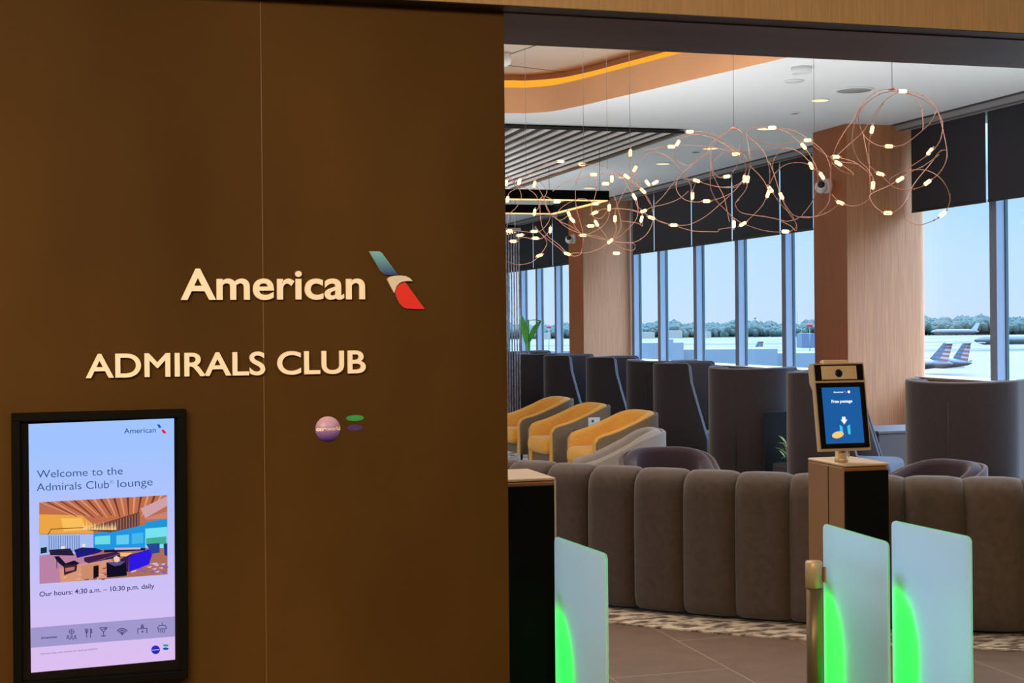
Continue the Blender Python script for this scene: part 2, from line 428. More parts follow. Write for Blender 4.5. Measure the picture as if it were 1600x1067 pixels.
# sign wall: two bronze panels with a seam, over a dark core; a band of the same bronze runs over the entrance
xs = on_y(411.5, 500, YW).x
mb = MB()
mb.box(-6.2, xs - 0.0014, YW, YW + 0.03, 0, 3.2, bronze); mb.box(xs + 0.0014, XE, YW, YW + 0.03, 0, 3.2, bronze)
mb.box(xs - 0.0012, xs + 0.0012, YW + 0.001, YW + 0.029, 0, 3.2, mat('seam_glint', (0.16, 0.09, 0.035), 0.5))  # lighter strip painted for the light reflected in the panel gap
mb.box(-6.2, XE - 0.002, YW + 0.03, YB, 0, 3.6, bronze_dark)
struct(mb, 'wall_front')
mb = MB(); mb.box(XE, 9.0, YW, YB, ZS, 3.6, bronze_dark); struct(mb, 'trim_1')
mb = MB(); mb.box(-6.2, 9.0, YW - 0.088, YW - 0.002, ZS + 0.004, ZS + 0.0055, black_trim); struct(mb, 'trim_2')
mb = MB(); mb.box(-6.2, 9.0, YW - 0.09, YW - 0.003, ZS + 0.006, 3.2, fascia_m); struct(mb, 'wall_fascia')
mb = MB(); mb.box(7.4, 9.0, YW + 0.01, YB, 0, ZS - 0.001, bronze_dark); struct(mb, 'wall_jamb')
# corridor shell
mb = MB(); mb.box(-6.2, 9.0, -4.5, YW - 0.1, 3.15, 3.25, corr_paint); struct(mb, 'ceiling_corridor')
mb = MB(); mb.box(-6.2, 9.0, -4.6, -4.5, 0, 3.25, corr_paint); struct(mb, 'wall_corridor_back')
mb = MB(); mb.box(-6.3, -6.2, -4.6, YB, 0, 3.6, corr_paint); struct(mb, 'wall_corridor_left')
mb = MB(); mb.box(9.0, 9.1, -4.6, YB, 0, 3.6, corr_paint); struct(mb, 'wall_corridor_right')
# lounge ceiling with its curved raised tray
mb = MB(); i = mb.mi(white_paint)
outer = [Vector((-8.3, YB, CEIL)), Vector((8.2, YB, CEIL)), Vector((8.2, 33, CEIL)), Vector((-8.3, 33, CEIL))]
def loop_edges(bm, P):
    v = [bm.verts.new(p) for p in P]; return [bm.edges.new((v[k], v[(k + 1) % len(v)])) for k in range(len(v))]
es = loop_edges(mb.bm, outer) + loop_edges(mb.bm, hole)
bmesh.ops.triangle_fill(mb.bm, use_beauty=True, use_dissolve=False, edges=es)
struct(mb, 'ceiling')
mb = MB(); mb.box(-8.3, 8.2, YB, 33, 4.3, 4.4, white_paint); struct(mb, 'ceiling_slab')
ctr = Vector((2.5, 8.0, 0))
def offset(P, d):
    R = []
    for k, p in enumerate(P):
        a = P[(k - 1) % len(P)]; b = P[(k + 1) % len(P)]; t = (b - a).normalized(); n = Vector((t.y, -t.x, 0))
        if n.dot(p - ctr) < 0: n = -n
        R.append(p + n * d)
    return R
mb = MB(); n_ = len(hole); up = lambda P, z: [Vector((p.x, p.y, z)) for p in P]
h1 = offset(hole, 0.16)
mb.grid([up(hole, CEIL - 0.002), up(hole, CEIL + 0.235)], peach, closed_v=True)
mb.grid([up(hole, CEIL + 0.235), up(h1, CEIL + 0.235)], peach, closed_v=True, smooth=False)
struct(mb, 'trim_3')
mb = MB(); mb.grid([up(h1, CEIL + 0.329), up(offset(hole, 0.18), CEIL + 0.329), up(offset(hole, 0.18), CEIL + 0.39)], peach, closed_v=True, smooth=False); struct(mb, 'trim_6')
mb = MB(); mb.grid([up(h1, CEIL + 0.236), up(h1, CEIL + 0.328)], amber, closed_v=True); tr = thing('cove_light', 'amber light strip glowing along the curved ceiling tray', 'light')
mb.build('light_strip', tr)
mb = MB(); mb.prism(up(offset(hole, 0.26), CEIL + 0.38), (0, 0, 0.04), tray_paint); struct(mb, 'ceiling_tray')
# joints in the tray ceiling
mb = MB()
for a, b in (((788, 88), (846, 68)), ((775, 100), (924, 118))):
    A = on_z(*a, CEIL + 0.378); B = on_z(*b, CEIL + 0.378)
    t = (B - A).normalized(); s = Vector((t.y, -t.x, 0)) * 0.008
    mb.prism([A - s, B - s, B + s, A + s], (0, 0, 0.001), slot_m)
struct(mb, 'trim_4')
# right-hand window wall: sill wall, glass bays between the columns, mullions
COLS = [(12.73, 13.41), (20.98, 21.68), (29.2, 29.9), (4.93, 5.2)]
mb = MB(); mb.box(XW, XW + 0.35, YB, 33, -0.3, 0.97, sill_m); mb.box(XW - 0.10, XW + 0.30, YB, 33, 0.97, 0.995, sill_m, 0.006); mb.box(XW + 0.02, XW + 0.35, YB, 33, 3.46, 4.4, white_paint)
struct(mb, 'wall_right')
my = lambda px: on_x(px, 430, XW).y - 0.055
m1, m2, m3 = my(1546), [my(px) for px in (1221, 1148, 1083, 1027)], [my(px) for px in (866, 836.5, 812)]
bays = [(5.2, 12.73, [m1 - 1.33 * k for k in (4, 3, 2, 1, 0)]), (13.41, 20.98, [m2[0] - 1.33] + m2 + [20.90]), (21.68, 29.2, [m3[0] - 1.33] + m3 + [m3[2] + 1.33])]
for k, (a, b, mu) in enumerate(bays):
    r = bpy.data.objects.new('window_%d' % (k + 1), None); COL.objects.link(r); r['kind'] = 'structure'; r.location = (XW, (a + b) / 2, 0.995)
    iv = Matrix.Translation(-Vector(r.location))
    mb = MB(); mb.box(XW + 0.12, XW + 0.128, a, b, 0.995, 3.46, pane_m); bmesh.ops.transform(mb.bm, matrix=iv, verts=mb.bm.verts[:]); struct(mb, 'pane', r)
    for y in mu:
        mb = MB(); mb.box(XW + 0.0, XW + 0.13, y - 0.055, y + 0.055, 0.995, 3.46, mullion_m, 0.004)
        for s in (-1, 1): mb.box(XW + 0.09, XW + 0.119, y + s * 0.056, y + s * 0.066, 0.995, 3.46, gasket_m)
        bmesh.ops.transform(mb.bm, matrix=iv, verts=mb.bm.verts[:]); struct(mb, 'mullion', r)
mb = MB(); mb.box(XW - 0.36, XW - 0.30, YB, 33, CEIL - 0.004, CEIL + 0.002, slot_m); mb.box(XW - 0.30, XW - 0.04, YB, 33, CEIL - 0.05, CEIL + 0.001, track_m); mb.box(XW - 0.26, XW - 0.23, YB, 33, CEIL - 0.052, CEIL - 0.049, slot_m)
struct(mb, 'trim_5')
# columns in the window wall
for k, (a, b) in enumerate(COLS[:3]):
    mb = MB(); x0 = 7.09 if k == 0 else 7.16
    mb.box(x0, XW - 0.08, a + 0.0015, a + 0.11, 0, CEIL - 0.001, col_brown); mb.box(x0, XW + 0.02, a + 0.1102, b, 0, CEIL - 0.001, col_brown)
    t = bmesh.new(); bmesh.ops.create_cube(t, size=1, matrix=Matrix.Translation(((x0 + 0.004 + XW + 0.05) / 2, a + 0.06, CEIL / 2)) @ Matrix.Diagonal((XW + 0.05 - x0 - 0.004, 0.12, CEIL - 0.004, 1)))
    ed = [e for e in t.edges if abs(e.verts[0].co.z - e.verts[1].co.z) > 1 and e.verts[0].co.x > 7.5 and e.verts[0].co.y < a + 0.05]
    bmesh.ops.bevel(t, geom=ed, offset=0.09, segments=8, profile=0.5, affect='EDGES')
    mb.merge(t, col_tan)
    struct(mb, ['column_near', 'column_middle', 'column_far'][k])
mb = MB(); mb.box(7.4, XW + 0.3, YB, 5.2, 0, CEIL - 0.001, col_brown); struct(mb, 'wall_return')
# far wall and the unseen left side, its glazing added to bring in sky light
mb = MB(); mb.box(-8.3, 8.3, 33, 33.2, -0.3, 4.4, corr_paint); struct(mb, 'wall_back')
mb = MB(); mb.box(-8.35, -8.0, YB, 33, -0.3, 0.6, sill_m); mb.box(-8.35, -8.0, YB, 33, 3.2, 4.4, white_paint)
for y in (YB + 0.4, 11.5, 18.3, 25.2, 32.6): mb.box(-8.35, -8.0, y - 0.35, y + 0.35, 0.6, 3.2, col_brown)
struct(mb, 'wall_left')
mb = MB(); mb.box(-8.2, -8.19, YB, 33, 0.6, 3.2, pane_m); struct(mb, 'window_4')
# ------------------------------------------------------------------ outside: airfield
G = -10.85
mb = MB(); mb.box(-500, 4500, -1500, 4500, G - 0.5, G, grass_m); struct(mb, 'ground')
def strip(name, d0_, d1_, x0, x1, m, z, tilt=0.0):
    """a flat pavement lying across the field between two distances"""
    P = []
    for d, x in ((d0_, x0), (d0_ * (1 + tilt), x1), (d1_ * (1 + tilt), x1), (d1_, x0)):
        q = FW * d + R0 * ((x - 800) / F * d); P.append(Vector((q.x, q.y, G + z)))
    mb = MB(); mb.prism(P, (0, 0, 0.02), m); return struct(mb, name)
strip('apron', 150, 560, 300, 2400, concrete_m, 0.02)
strip('taxiway', 640, 690, 300, 2400, concrete_m, 0.02, 0.01); strip('taxiway', 740, 790, 300, 2400, concrete_m, 0.02)
strip('taxiway', 820, 850, 300, 2400, asphalt_m, 0.03); strip('runway', 880, 1000, 300, 2400, concrete_m, 0.02); strip('runway', 1060, 1120, 300, 2400, concrete_m, 0.02, -0.01)
strip('taxiway', 600, 612, 300, 2400, asphalt_m, 0.03); strip('runway', 925, 940, 300, 2400, asphalt_m, 0.04)
random.seed(4)
mb = MB(); base = bmesh.new(); bmesh.ops.create_icosphere(base, subdivisions=1, radius=1.0)
bv = [v.co.copy() for v in base.verts]; bf = [[v.index for v in f.verts] for f in base.faces]; base.free()
i = mb.mi(foliage)
for k in range(5200):
    d = random.uniform(1230, 1420); x = random.uniform(640, 1800)
    q = FW * d + R0 * ((x - 800) / F * d)
    hh = random.uniform(5, 9.5) + (d - 1230) * 0.026 + (3 if x > 1440 else 0) + 1.2 * math.sin(x * 0.05) + 0.8 * math.sin(x * 0.21); r = random.uniform(2.2, 4.6)
    V = [mb.bm.verts.new(Vector((q.x, q.y, G + hh - 3.5)) + Vector((v.x * r, v.y * r, v.z * 4.0 if v.z > 0 else v.z * max(4.0, hh - 3.5))) * random.uniform(0.8, 1.12)) for v in bv]
    for f in bf:
        g = mb.bm.faces.new([V[j] for j in f]); g.material_index = i; g.smooth = True
tag(mb.build('treeline'), 'hazy green line of woods along the horizon beyond the airfield', 'trees', kind='stuff')
# ------------------------------------------------------------------ far things on the airfield
def far_pt(px, d, z=None):
    q = FW * d + R0 * ((px - 800) / F * d); return Vector((q.x, q.y, G if z is None else z))
def far_box(name, label, cat, x0, x1, d, h, m, dep=20.0, group=None, z=0.0):
    a = far_pt(x0, d); b = far_pt(x1, d); s = FW * dep
    mb = MB(); mb.prism([a + Z0 * z, b + Z0 * z, b + s + Z0 * z, a + s + Z0 * z], (0, 0, h), m); o = mb.build(name)
    return tag(o, label, cat, group)
far_box('hangar', 'long low white hangar below the woods at the left end of the middle window bay', 'building', 1001, 1023, 1190, 5.0, bldg_m)
far_box('hangar', 'white hangar below the woods directly under the mushroom-topped control tower', 'building', 1043, 1066, 1190, 6.2, bldg_m)
far_box('shed', 'tiny white shed among the trees, right of the two white hangars', 'building', 1104, 1111, 1190, 5.2, bldg_m, 8)
far_box('shed', 'small white shed below the woods seen in the farthest window bay', 'building', 850, 860, 1190, 5.5, bldg_m, 8)
tb = thing('terminal_pier', 'long blue grey roofed terminal pier lying below the middle window bay', 'building', far_pt(1130, 215))
iv = Matrix.Translation(-Vector(tb.location))
def pier(name, x0, x1, d, top, dep, m):
    a, b = far_pt(x0, d), far_pt(x1, d); s = FW * dep; mb = MB()
    mb.prism([a, b, b + s, a + s], (0, 0, top - G), m); bmesh.ops.transform(mb.bm, matrix=iv, verts=mb.bm.verts[:]); return mb.build(name, tb)
pier('wing', 985, 1068, 205, -1.2, 12, roof_m); pier('wing', 1068, 1215, 215, -2.4, 14, roof_m); pier('wing', 1215, 1300, 225, -3.3, 14, roof_m); pier('roof_unit', 1042, 1052, 206, -0.75, 4, roof_m)
pier('wing', 740, 985, 235, -2.8, 12, roof_m)
def mast(name, label, px, d, top_z, r, m, extra=None, cat='tower'):
    p = far_pt(px, d); t = thing(name, label, cat, p)
    mb = MB(); mb.lathe([(r, 0), (r * 0.7, top_z - G)], m, 10); mb.build('shaft', t)
    if extra:
        mb = MB(); mb.lathe([(extra * 0.5, top_z - G - extra * 0.9), (extra, top_z - G), (extra * 0.9, top_z - G + extra * 0.4), (0.3, top_z - G + extra * 0.7)], m, 12); mb.build('cab', t)
    return t
mast('control_tower', 'distant control tower with a mushroom-shaped top rising over the woods', 1053, 1450, 4.6, 0.9, blue_b, 1.9)
mast('water_tower', 'thin dark mast over the woods behind the small aircraft tail', 1180, 1450, 6.0, 0.8, blue_b, 1.0)
mast('radio_mast', 'very thin radio mast above the woods left of the red discs', 1246, 1450, 11.4, 0.3, blue_b, cat='mast')
dm = thing('warning_mast', 'slim pole topped with two round red discs beside the near column', 'mast', far_pt(1265, 400))
mb = MB(); mb.lathe([(0.13, 0), (0.10, 11.2)], air_silver, 8); mb.build('pole', dm)
for s in (-1, 1):
    mb = MB(); M = Matrix.Translation(R0 * s * 0.42 + Z0 * 11.55) @ Matrix.Rotation(-TH, 4, 'Z') @ Matrix.Rotation(PI / 2, 4, 'X')
    mb.lathe([(0.05, -0.08), (0.46, -0.06), (0.46, 0.06), (0.05, 0.08)], red_disc, 20, M); mb.build('disc', dm)
dm2 = copy_tree(dm); dm2.location = far_pt(857.5, 500); dm2['label'] = 'pole with red discs on top seen through the farthest window bay'
far_box('service_block', 'blue box-shaped block behind the pole with the two red discs', 'building', 1252.5, 1274, 430, 4.4, blue_b, 8, z=4.6)
mb = MB(); a = far_pt(1253, 430)
def plane(px, d, yaw, label):
    t = thing('parked_aircraft', label, 'aircraft', far_pt(px, d), yaw)
    mb = MB(); M = Matrix.Rotation(-PI / 2, 4, 'Y')
    mb.lathe([(0.15, 1.0), (0.5, 0), (0.95, -3), (1.4, -7), (1.4, -20), (1.1, -23), (0.5, -25), (0.1, -25.6)], air_silver, 18, Matrix.Translation((0, 0, 2.9)) @ Matrix.Rotation(PI / 2, 4, 'Y')); mb.build('fuselage', t)
    fin = [(-4.4, 3.9), (-1.2, 7.5), (0.9, 7.5), (-0.2, 3.4)]
    mb = MB(); n = 9
    for k in range(n):
        a, b = k / n, (k + 1) / n
        L = lambda q: Vector((fin[0][0] + (fin[1][0] - fin[0][0]) * q, -0.14, fin[0][1] + (fin[1][1] - fin[0][1]) * q)); R = lambda q: Vector((fin[3][0] + (fin[2][0] - fin[3][0]) * q, -0.14, fin[3][1] + (fin[2][1] - fin[3][1]) * q))
        mid = lambda q: L(q).lerp(R(q), 0.52)
        mb.prism([L(a), mid(a), mid(b), L(b)], (0, 0.28, 0), air_blue if k % 2 else air_silver); mb.prism([mid(a), R(a), R(b), mid(b)], (0, 0.28, 0), air_red if k % 2 == 0 else air_white)
    mb.build('tail_fin', t)
    for s in (-1, 1):
        mb = MB(); mb.prism([(-0.9, 0, 7.3), (1.0, 0, 7.3), (1.9, s * 3.6, 7.35), (1.0, s * 3.6, 7.35)], (0, 0, 0.16), air_white); mb.build('tailplane', t)
        mb = MB(); mb.prism([(-16, s * 1.2, 2.3), (-11.5, s * 1.2, 2.3), (-8.8, s * 11, 2.9), (-10.3, s * 11, 2.9)], (0, 0, 0.25), air_silver); mb.build('wing', t)
        mb = MB(); mb.lathe([(0.5, -1.8), (0.75, -1.2), (0.75, 0.9), (0.4, 1.9)], air_white, 14, Matrix.Translation((-6, s * 2.1, 3.4)) @ Matrix.Rotation(PI / 2, 4, 'Y')); mb.build('engine', t)
    return t
plane(1482, 318, -TH, 'parked jet with striped blue and red tail just right of the near column')
plane(1512, 322, -TH - 1.05, 'parked jet whose striped tail is seen nearly end-on left of the mullion')
p3 = plane(1189, 380, -TH - 1.15, 'small distant jet tail above the terminal pier roof')
far = thing('taxiing_airliner', 'long silver airliner taxiing far off below the woods at right', 'aircraft', far_pt(1500, 1060), -TH)
mb = MB(); mb.lathe([(0.3, 14), (1.2, 11), (1.9, 6), (1.9, -17), (1.2, -20), (0.3, -21.5)], air_silver, 14, Matrix.Translation((0, 0, 4.2)) @ Matrix.Rotation(PI / 2, 4, 'Y')); mb.build('fuselage', far)
mb = MB(); mb.prism([(8, -0.2, 5.6), (12.5, -0.2, 5.2), (14.5, -0.2, 10.5), (12.2, -0.2, 10.5)], (0, 0.4, 0), air_white); mb.build('tail_fin', far)
f2 = copy_tree(far); f2.location = far_pt(1596, 600); f2.rotation_euler.z = -TH + 0.2; f2['label'] = 'silver airliner standing on the airfield at the right picture edge'
random.seed(11)
for k, px in enumerate((1478, 1486, 1493, 1501)):
    far_box('service_truck', 'small white service truck on the apron between the two striped jet tails', 'vehicle', px, px + 5.5, 372 + k * 2, 3.0, air_white, 3, 'service trucks between the jet tails')
# ------------------------------------------------------------------ blinds
gaps = [5.2, 6.02, 7.35, 8.68, 10.02, 11.42, 12.70]
gap2 = [on_x(x, 300, 7.79).y for x in (1271, 1218.5, 1143.5, 1080, 1021.5, 988)]
gap3 = [21.72] + [on_x(x, 380, 7.79).y for x in (863.5, 833)] + [26.95, 28.3, 29.15]
gap3.insert(1, 23.0) if gap3[1] > 24.2 else None
ordw = ['first', 'second', 'third', 'fourth', 'fifth', 'sixth', 'seventh']
def blinds(g, zb, where):
    g = sorted(g)
    for k in range(len(g) - 1):
        a, b = g[k] + 0.018, g[k + 1] - 0.018
        t = thing('roller_blind', 'dark charcoal roller blind, %s from the camera %s' % (ordw[k], where), 'blind', (7.79, (a + b) / 2, zb), 0, 'charcoal roller blinds')
        h = (b - a) / 2
        mb = MB(); mb.box(-0.002, 0.002, -h, h, 0.02, CEIL - 0.05 - zb, blind_m); mb.build('fabric', t)
        mb = MB(); mb.box(-0.008, 0.008, -h, h, 0, 0.026, black_trim, 0.004); mb.build('bottom_bar', t)
blinds(gaps, 2.625, 'in the bay right of the near column'); blinds(gap2, 2.59, 'in the bay between the two columns'); blinds(gap3, 2.575, 'in the bay beyond the middle column')
# ------------------------------------------------------------------ ceiling fittings
def round_fit(name, label, cat, px, py, r, m, z=CEIL, ring=white_paint, group=None, drop=0.012):
    p = on_z(px, py, z); t = thing(name, label, cat, (p.x, p.y, z), 0, group)
    mb = MB(); mb.lathe([(r, -0.0005), (r * 1.12, -0.0005), (r * 1.12, -drop), (r, -drop), (r, -0.0005)], ring, 28, None, False); mb.build('trim_ring', t)
    mb = MB(); mb.lathe([(0.002, -0.001), (r, -0.001), (r * 0.98, -drop * 0.8), (0.002, -drop * 0.8)], m, 28); mb.build('diffuser' if m is lamp_disc else 'cover', t)
    return t
dl = [(1281, 155.5, 'glowing round ceiling downlight left of the right wire chandelier'), (1110, 231, 'glowing downlight seen behind the middle wire loops'), (1036, 255, 'glowing downlight below the tip of the slatted ceiling'),
      (976, 276, 'glowing downlight right of the ceiling slats, third from the right'), (921, 293, 'glowing downlight closest to the rectangular light frame'), (1196, 200, 'glowing downlight above the window track next to a lamp tube')]
for px, py, lab in dl: round_fit('downlight', lab, 'light', px, py, 0.075 if py < 200 else 0.085, lamp_disc, group='round ceiling downlights')
round_fit('ceiling_speaker', 'large round white speaker grille in the ceiling above the right chandelier', 'speaker', 1335, 140, 0.145, track_m)
round_fit('smoke_detector', 'white smoke detector on the ceiling nearest the entrance header', 'detector', 1252, 105, 0.07, white_plastic, drop=0.05)
round_fit('dark_downlight', 'unlit round downlight between the smoke detector and the glowing downlight', 'light', 1241, 126, 0.07, white_plastic)
round_fit('sprinkler_cap', 'small grey round sprinkler cap on the ceiling below the unlit downlight', 'sprinkler', 1242, 176, 0.04, slot_m)
round_fit('sprinkler_cap', 'small grey round sprinkler cap right of the slatted ceiling tip', 'sprinkler', 1087, 237, 0.05, slot_m)
p = on_z(789, 86, CEIL + 0.36)
gl = thing('globe_detector', 'white globe-shaped detector on the tray ceiling at the sign wall edge', 'detector', (p.x, p.y, CEIL + 0.38))
mb = MB(); mb.lathe([(0.05, 0), (0.05, -0.03), (0.06, -0.06), (0.045, -0.10), (0.01, -0.12)], white_plastic, 20); mb.build('body', gl)
# slatted wood ceiling panel
y0 = on_z(930, 204, 3.46).y; y1 = 19.6
xr = on_z(1073, 207, 3.46).x
sl = thing('slatted_ceiling_panel', 'dark wood slatted panel hanging under the white ceiling', 'ceiling panel', (xr, y0, 3.46))
mb = MB(); mb.box(-4.3, 0.0, 0, y1 - y0, 0.014, 0.024, dark_board); mb.build('backing', sl)
mb = MB(); mb.box(-0.05, 0, 0.0, y1 - y0, -0.004, 0.014, slat_edge); mb.box(-4.3, 0, -0.02, 0, -0.004, 0.024, dark_board); mb.build('frame', sl)
for hx_ in (-4.0, -0.3):
    for hy_ in (0.5, 2.9, 5.2):
        mb = MB(); mb.box(hx_ - 0.02, hx_ + 0.02, hy_ - 0.02, hy_ + 0.02, 0.024, 0.0398, dark_board); mb.build('hanger', sl)
k = 0; x = -0.16
while x > -4.25:
    mb = MB(); mb.box(x - 0.030, x + 0.030, 0.0, y1 - y0, 0.0, 0.0135, slat_m); mb.build('slat', sl); x -= 0.158
# rectangular light frames
def light_frame(x0, x1, ya, yb, z, zc, label):
    t = thing('frame_pendant', label, 'light', ((x0 + x1) / 2, (ya + yb) / 2, z)); hx, hy = (x1 - x0) / 2, (yb - ya) / 2
    for (a, b, c, d) in ((-hx, hx, -hy, -hy + 0.07), (-hx, hx, hy - 0.07, hy), (-hx, -hx + 0.07, -hy + 0.07, hy - 0.07), (hx - 0.07, hx, -hy + 0.07, hy - 0.07)):
        mb = MB(); mb.box(a, b, c, d, 0, 0.10, satin_black); o = mb.build('bar', t)
        mb = MB(); mb.box(a + 0.012, b - 0.012, c + 0.012, d - 0.012, -0.012, -0.0005, led_bar); mb.build('led_strip', o)
    for s in (-1, 1):
        for q in (-1, 1):
            mb = MB(); mb.tube([(s * hx * 0.94, q * hy * 0.94, 0.1), (s * hx * 0.94, q * hy * 0.94, zc - z)], 0.003, cable_m, 5); mb.build('cable', t)
light_frame(2.4, 5.36, 14.8, 16.75, 2.90, 3.456, 'nearer rectangular black light frame with amber underside hanging below the ceiling')
light_frame(2.9, 5.95, 20.4, 22.4, 2.92, CEIL - 0.001, 'farther rectangular light frame glowing amber at the sign wall edge')
# dome cameras on the columns
def camera_on(px, py, xf, label):
    p = on_x(px, py, xf); t = thing('security_camera', label, 'camera', (xf, p.y, p.z))
    M = Matrix.Rotation(-PI / 2, 4, 'Y')
    mb = MB(); mb.lathe([(0.01, 0.0), (0.075, 0.0), (0.075, 0.05), (0.06, 0.07), (0.01, 0.07)], white_plastic, 24, M); mb.build('base', t)
    M2 = Matrix.Translation((-0.11, -0.03, -0.015)); mb = MB(); mb.lathe([(0.005, -0.065), (0.04, -0.05), (0.062, -0.02), (0.065, 0.01), (0.05, 0.045), (0.005, 0.062)], white_plastic, 22, M2); b = mb.build('body', t)
    M3 = M2 @ Matrix.Rotation(math.radians(62), 4, 'X') @ Matrix.Rotation(math.radians(-25), 4, 'Y') @ Matrix.Translation((0, 0, 0.05)); mb = MB(); mb.lathe([(0.005, -0.01), (0.04, -0.01), (0.036, 0.012), (0.02, 0.02), (0.004, 0.022)], lens_m, 18, M3); mb.build('lens', b)
camera_on(1296, 291, 7.09, 'white turret security camera on the brown side of the near column')
camera_on(899, 373, 7.16, 'white turret security camera on the brown side of the middle column')
# ------------------------------------------------------------------ curved sofa
def sofa():
    P = [on_z(1135, 978, 0)]
    def ang(px):                      # where the sight line through a channel seam meets the sofa's outer face
        d = ray(px, 800); a = math.atan2(d.x, d.y)
        best = None
        for k in range(2600):
            t = math.radians(165 + k * 0.045); q = SC + Vector((math.cos(t), math.sin(t), 0)) * SR
            e = abs(math.atan2(q.x, q.y) - a)
            if q.y < SC.y and (best is None or e < best[0]): best = (e, t)
        return best[1]
    a0, a1 = ang(846), ang(1603); st = (a1 - a0) / 9
    t = thing('curved_sofa', 'long curved taupe velvet sofa with vertical channels seen from behind', 'sofa', SC + (Vector((math.cos(a0 + st * 5), math.sin(a0 + st * 5), 0)) * SR))
    iv = Matrix.Translation(-Vector(t.location))
    HT, TK = 0.765, 0.23
    prof = [(-0.035, 0.025), (-0.012, 0.04), (0, 0.08), (0.004, 0.3), (0.004, 0.5), (0.0, 0.63)]
    for k in range(0, 9):
        q = k / 8 * PI; prof.append((-TK / 2 + (TK / 2) * math.cos(q), 0.65 + (HT - 0.65) * math.sin(q) ** 0.8))
    prof += [(-TK, 0.6), (-TK, 0.45), (-TK, 0.2), (-TK + 0.02, 0.025)]
    for k in range(-4, 13):
        A, B = a0 + st * k + 0.00012, a0 + st * (k + 1) - 0.00012; rows = []
        NU = 14
        for j in range(NU + 1):
            u = j / NU; th = A + (B - A) * u; c = abs(2 * u - 1); bul = 0.040 * (1 - c ** 5) - 0.018
            row = []
            for off, z in prof:
                s = 1 if off > -TK / 2 else -1
                zz = z + (0.016 * (1 - c ** 5) - 0.006 if z > 0.64 else 0); row.append(SC + Vector((math.cos(th), math.sin(th), 0)) * (SR + off + s * bul - 0.02) + Z0 * zz)
            rows.append(row)
        mb = MB(); mb.grid(rows, sofa_m, closed_v=True, cap=True); bmesh.ops.transform(mb.bm, matrix=iv, verts=mb.bm.verts[:]); mb.build('back_channel', t)
    def ring(name, r0, r1, z0, z1, m, bev):
        rows = []
        for j in range(61):
            th = a0 + st * (-4 + 17 * j / 60)
            rows.append([SC + Vector((math.cos(th), math.sin(th), 0)) * r + Z0 * z for r, z in ((r0, z0), (r1, z0), (r1, z1 - bev), (r1 + (bev if r1 < r0 else -bev), z1), (r0 - (bev if r1 < r0 else -bev), z1), (r0, z1 - bev))])
        mb = MB(); mb.grid(rows, m, closed_v=True, cap=True, smooth=False); bmesh.ops.transform(mb.bm, matrix=iv, verts=mb.bm.verts[:]); mb.build(name, t)
    ring('seat', SR - TK - 0.005, SR - 0.9, 0.0255, 0.43, sofa_m, 0.05); ring('plinth', SR - 0.07, SR - 0.85, 0.0095, 0.0245, plinth_m, 0.003)
    return t
sofa()
# ------------------------------------------------------------------ upholstered shells
def horseshoe(L, w, rb, back, n=14):
    """plan of a wrap-around back: arms along +x, the back at -x; returns points and outward normals"""
    P = []; h = w / 2
    for k in range(n): P.append((Vector((L + (-back + rb - L) * k / n, h, 0)), Vector((0, 1, 0))))
    for k in range(n + 1):
        a = PI / 2 + PI / 2 * k / n; P.append((Vector((-back + rb + rb * math.cos(a), h - rb + rb * math.sin(a), 0)), Vector((math.cos(a), math.sin(a), 0))))
    m_ = max(2, int(n * 0.6))
    for k in range(1, m_): P.append((Vector((-back, (h - rb) * (1 - 2 * k / m_), 0)), Vector((-1, 0, 0))))
    for k in range(n + 1):
        a = PI + PI / 2 * k / n; P.append((Vector((-back + rb + rb * math.cos(a), -h + rb + rb * math.sin(a), 0)), Vector((math.cos(a), math.sin(a), 0))))
    for k in range(1, n + 1): P.append((Vector((-back + rb + (L + back - rb) * k / n, -h, 0)), Vector((0, -1, 0))))
    return P
def shell(name, P, top, o0, o1, z0, m, parent, rnd=0.03, nr=4):
    """a wall along P from offset o0 (outer) to o1 (inner), its upper edge at top(point) and rounded"""
    rows = []
    for p, n in P:
        z1 = top(p); r = min(rnd, abs(o0 - o1) / 2)
        pr = [(o0, z0), (o0, z0 + (z1 - z0) * 0.5)]
        for k in range(nr + 1):
            a = PI / 2 * k / nr; pr.append((o0 - r + r * math.cos(a), z1 - r + r * math.sin(a)))
        for k in range(nr + 1):
            a = PI / 2 * k / nr; pr.append((o1 + r - r * math.sin(a), z1 - r + r * math.cos(a)))
        pr += [(o1, z0 + (z1 - z0) * 0.5), (o1, z0)]
        rows.append([p + n * o + Z0 * z for o, z in pr])
    mb = MB(); mb.grid(rows, m, closed_v=True, cap=True); return mb.build(name, parent)
def legs(parent, xs_, ys_, h, m, r=0.016, taper=0.7):
    for x in xs_:
        for y in ys_:
            mb = MB(); mb.lathe([(r * taper, 0), (r, h)], m, 10, Matrix.Translation((x, y, 0))); mb.build('leg', parent)
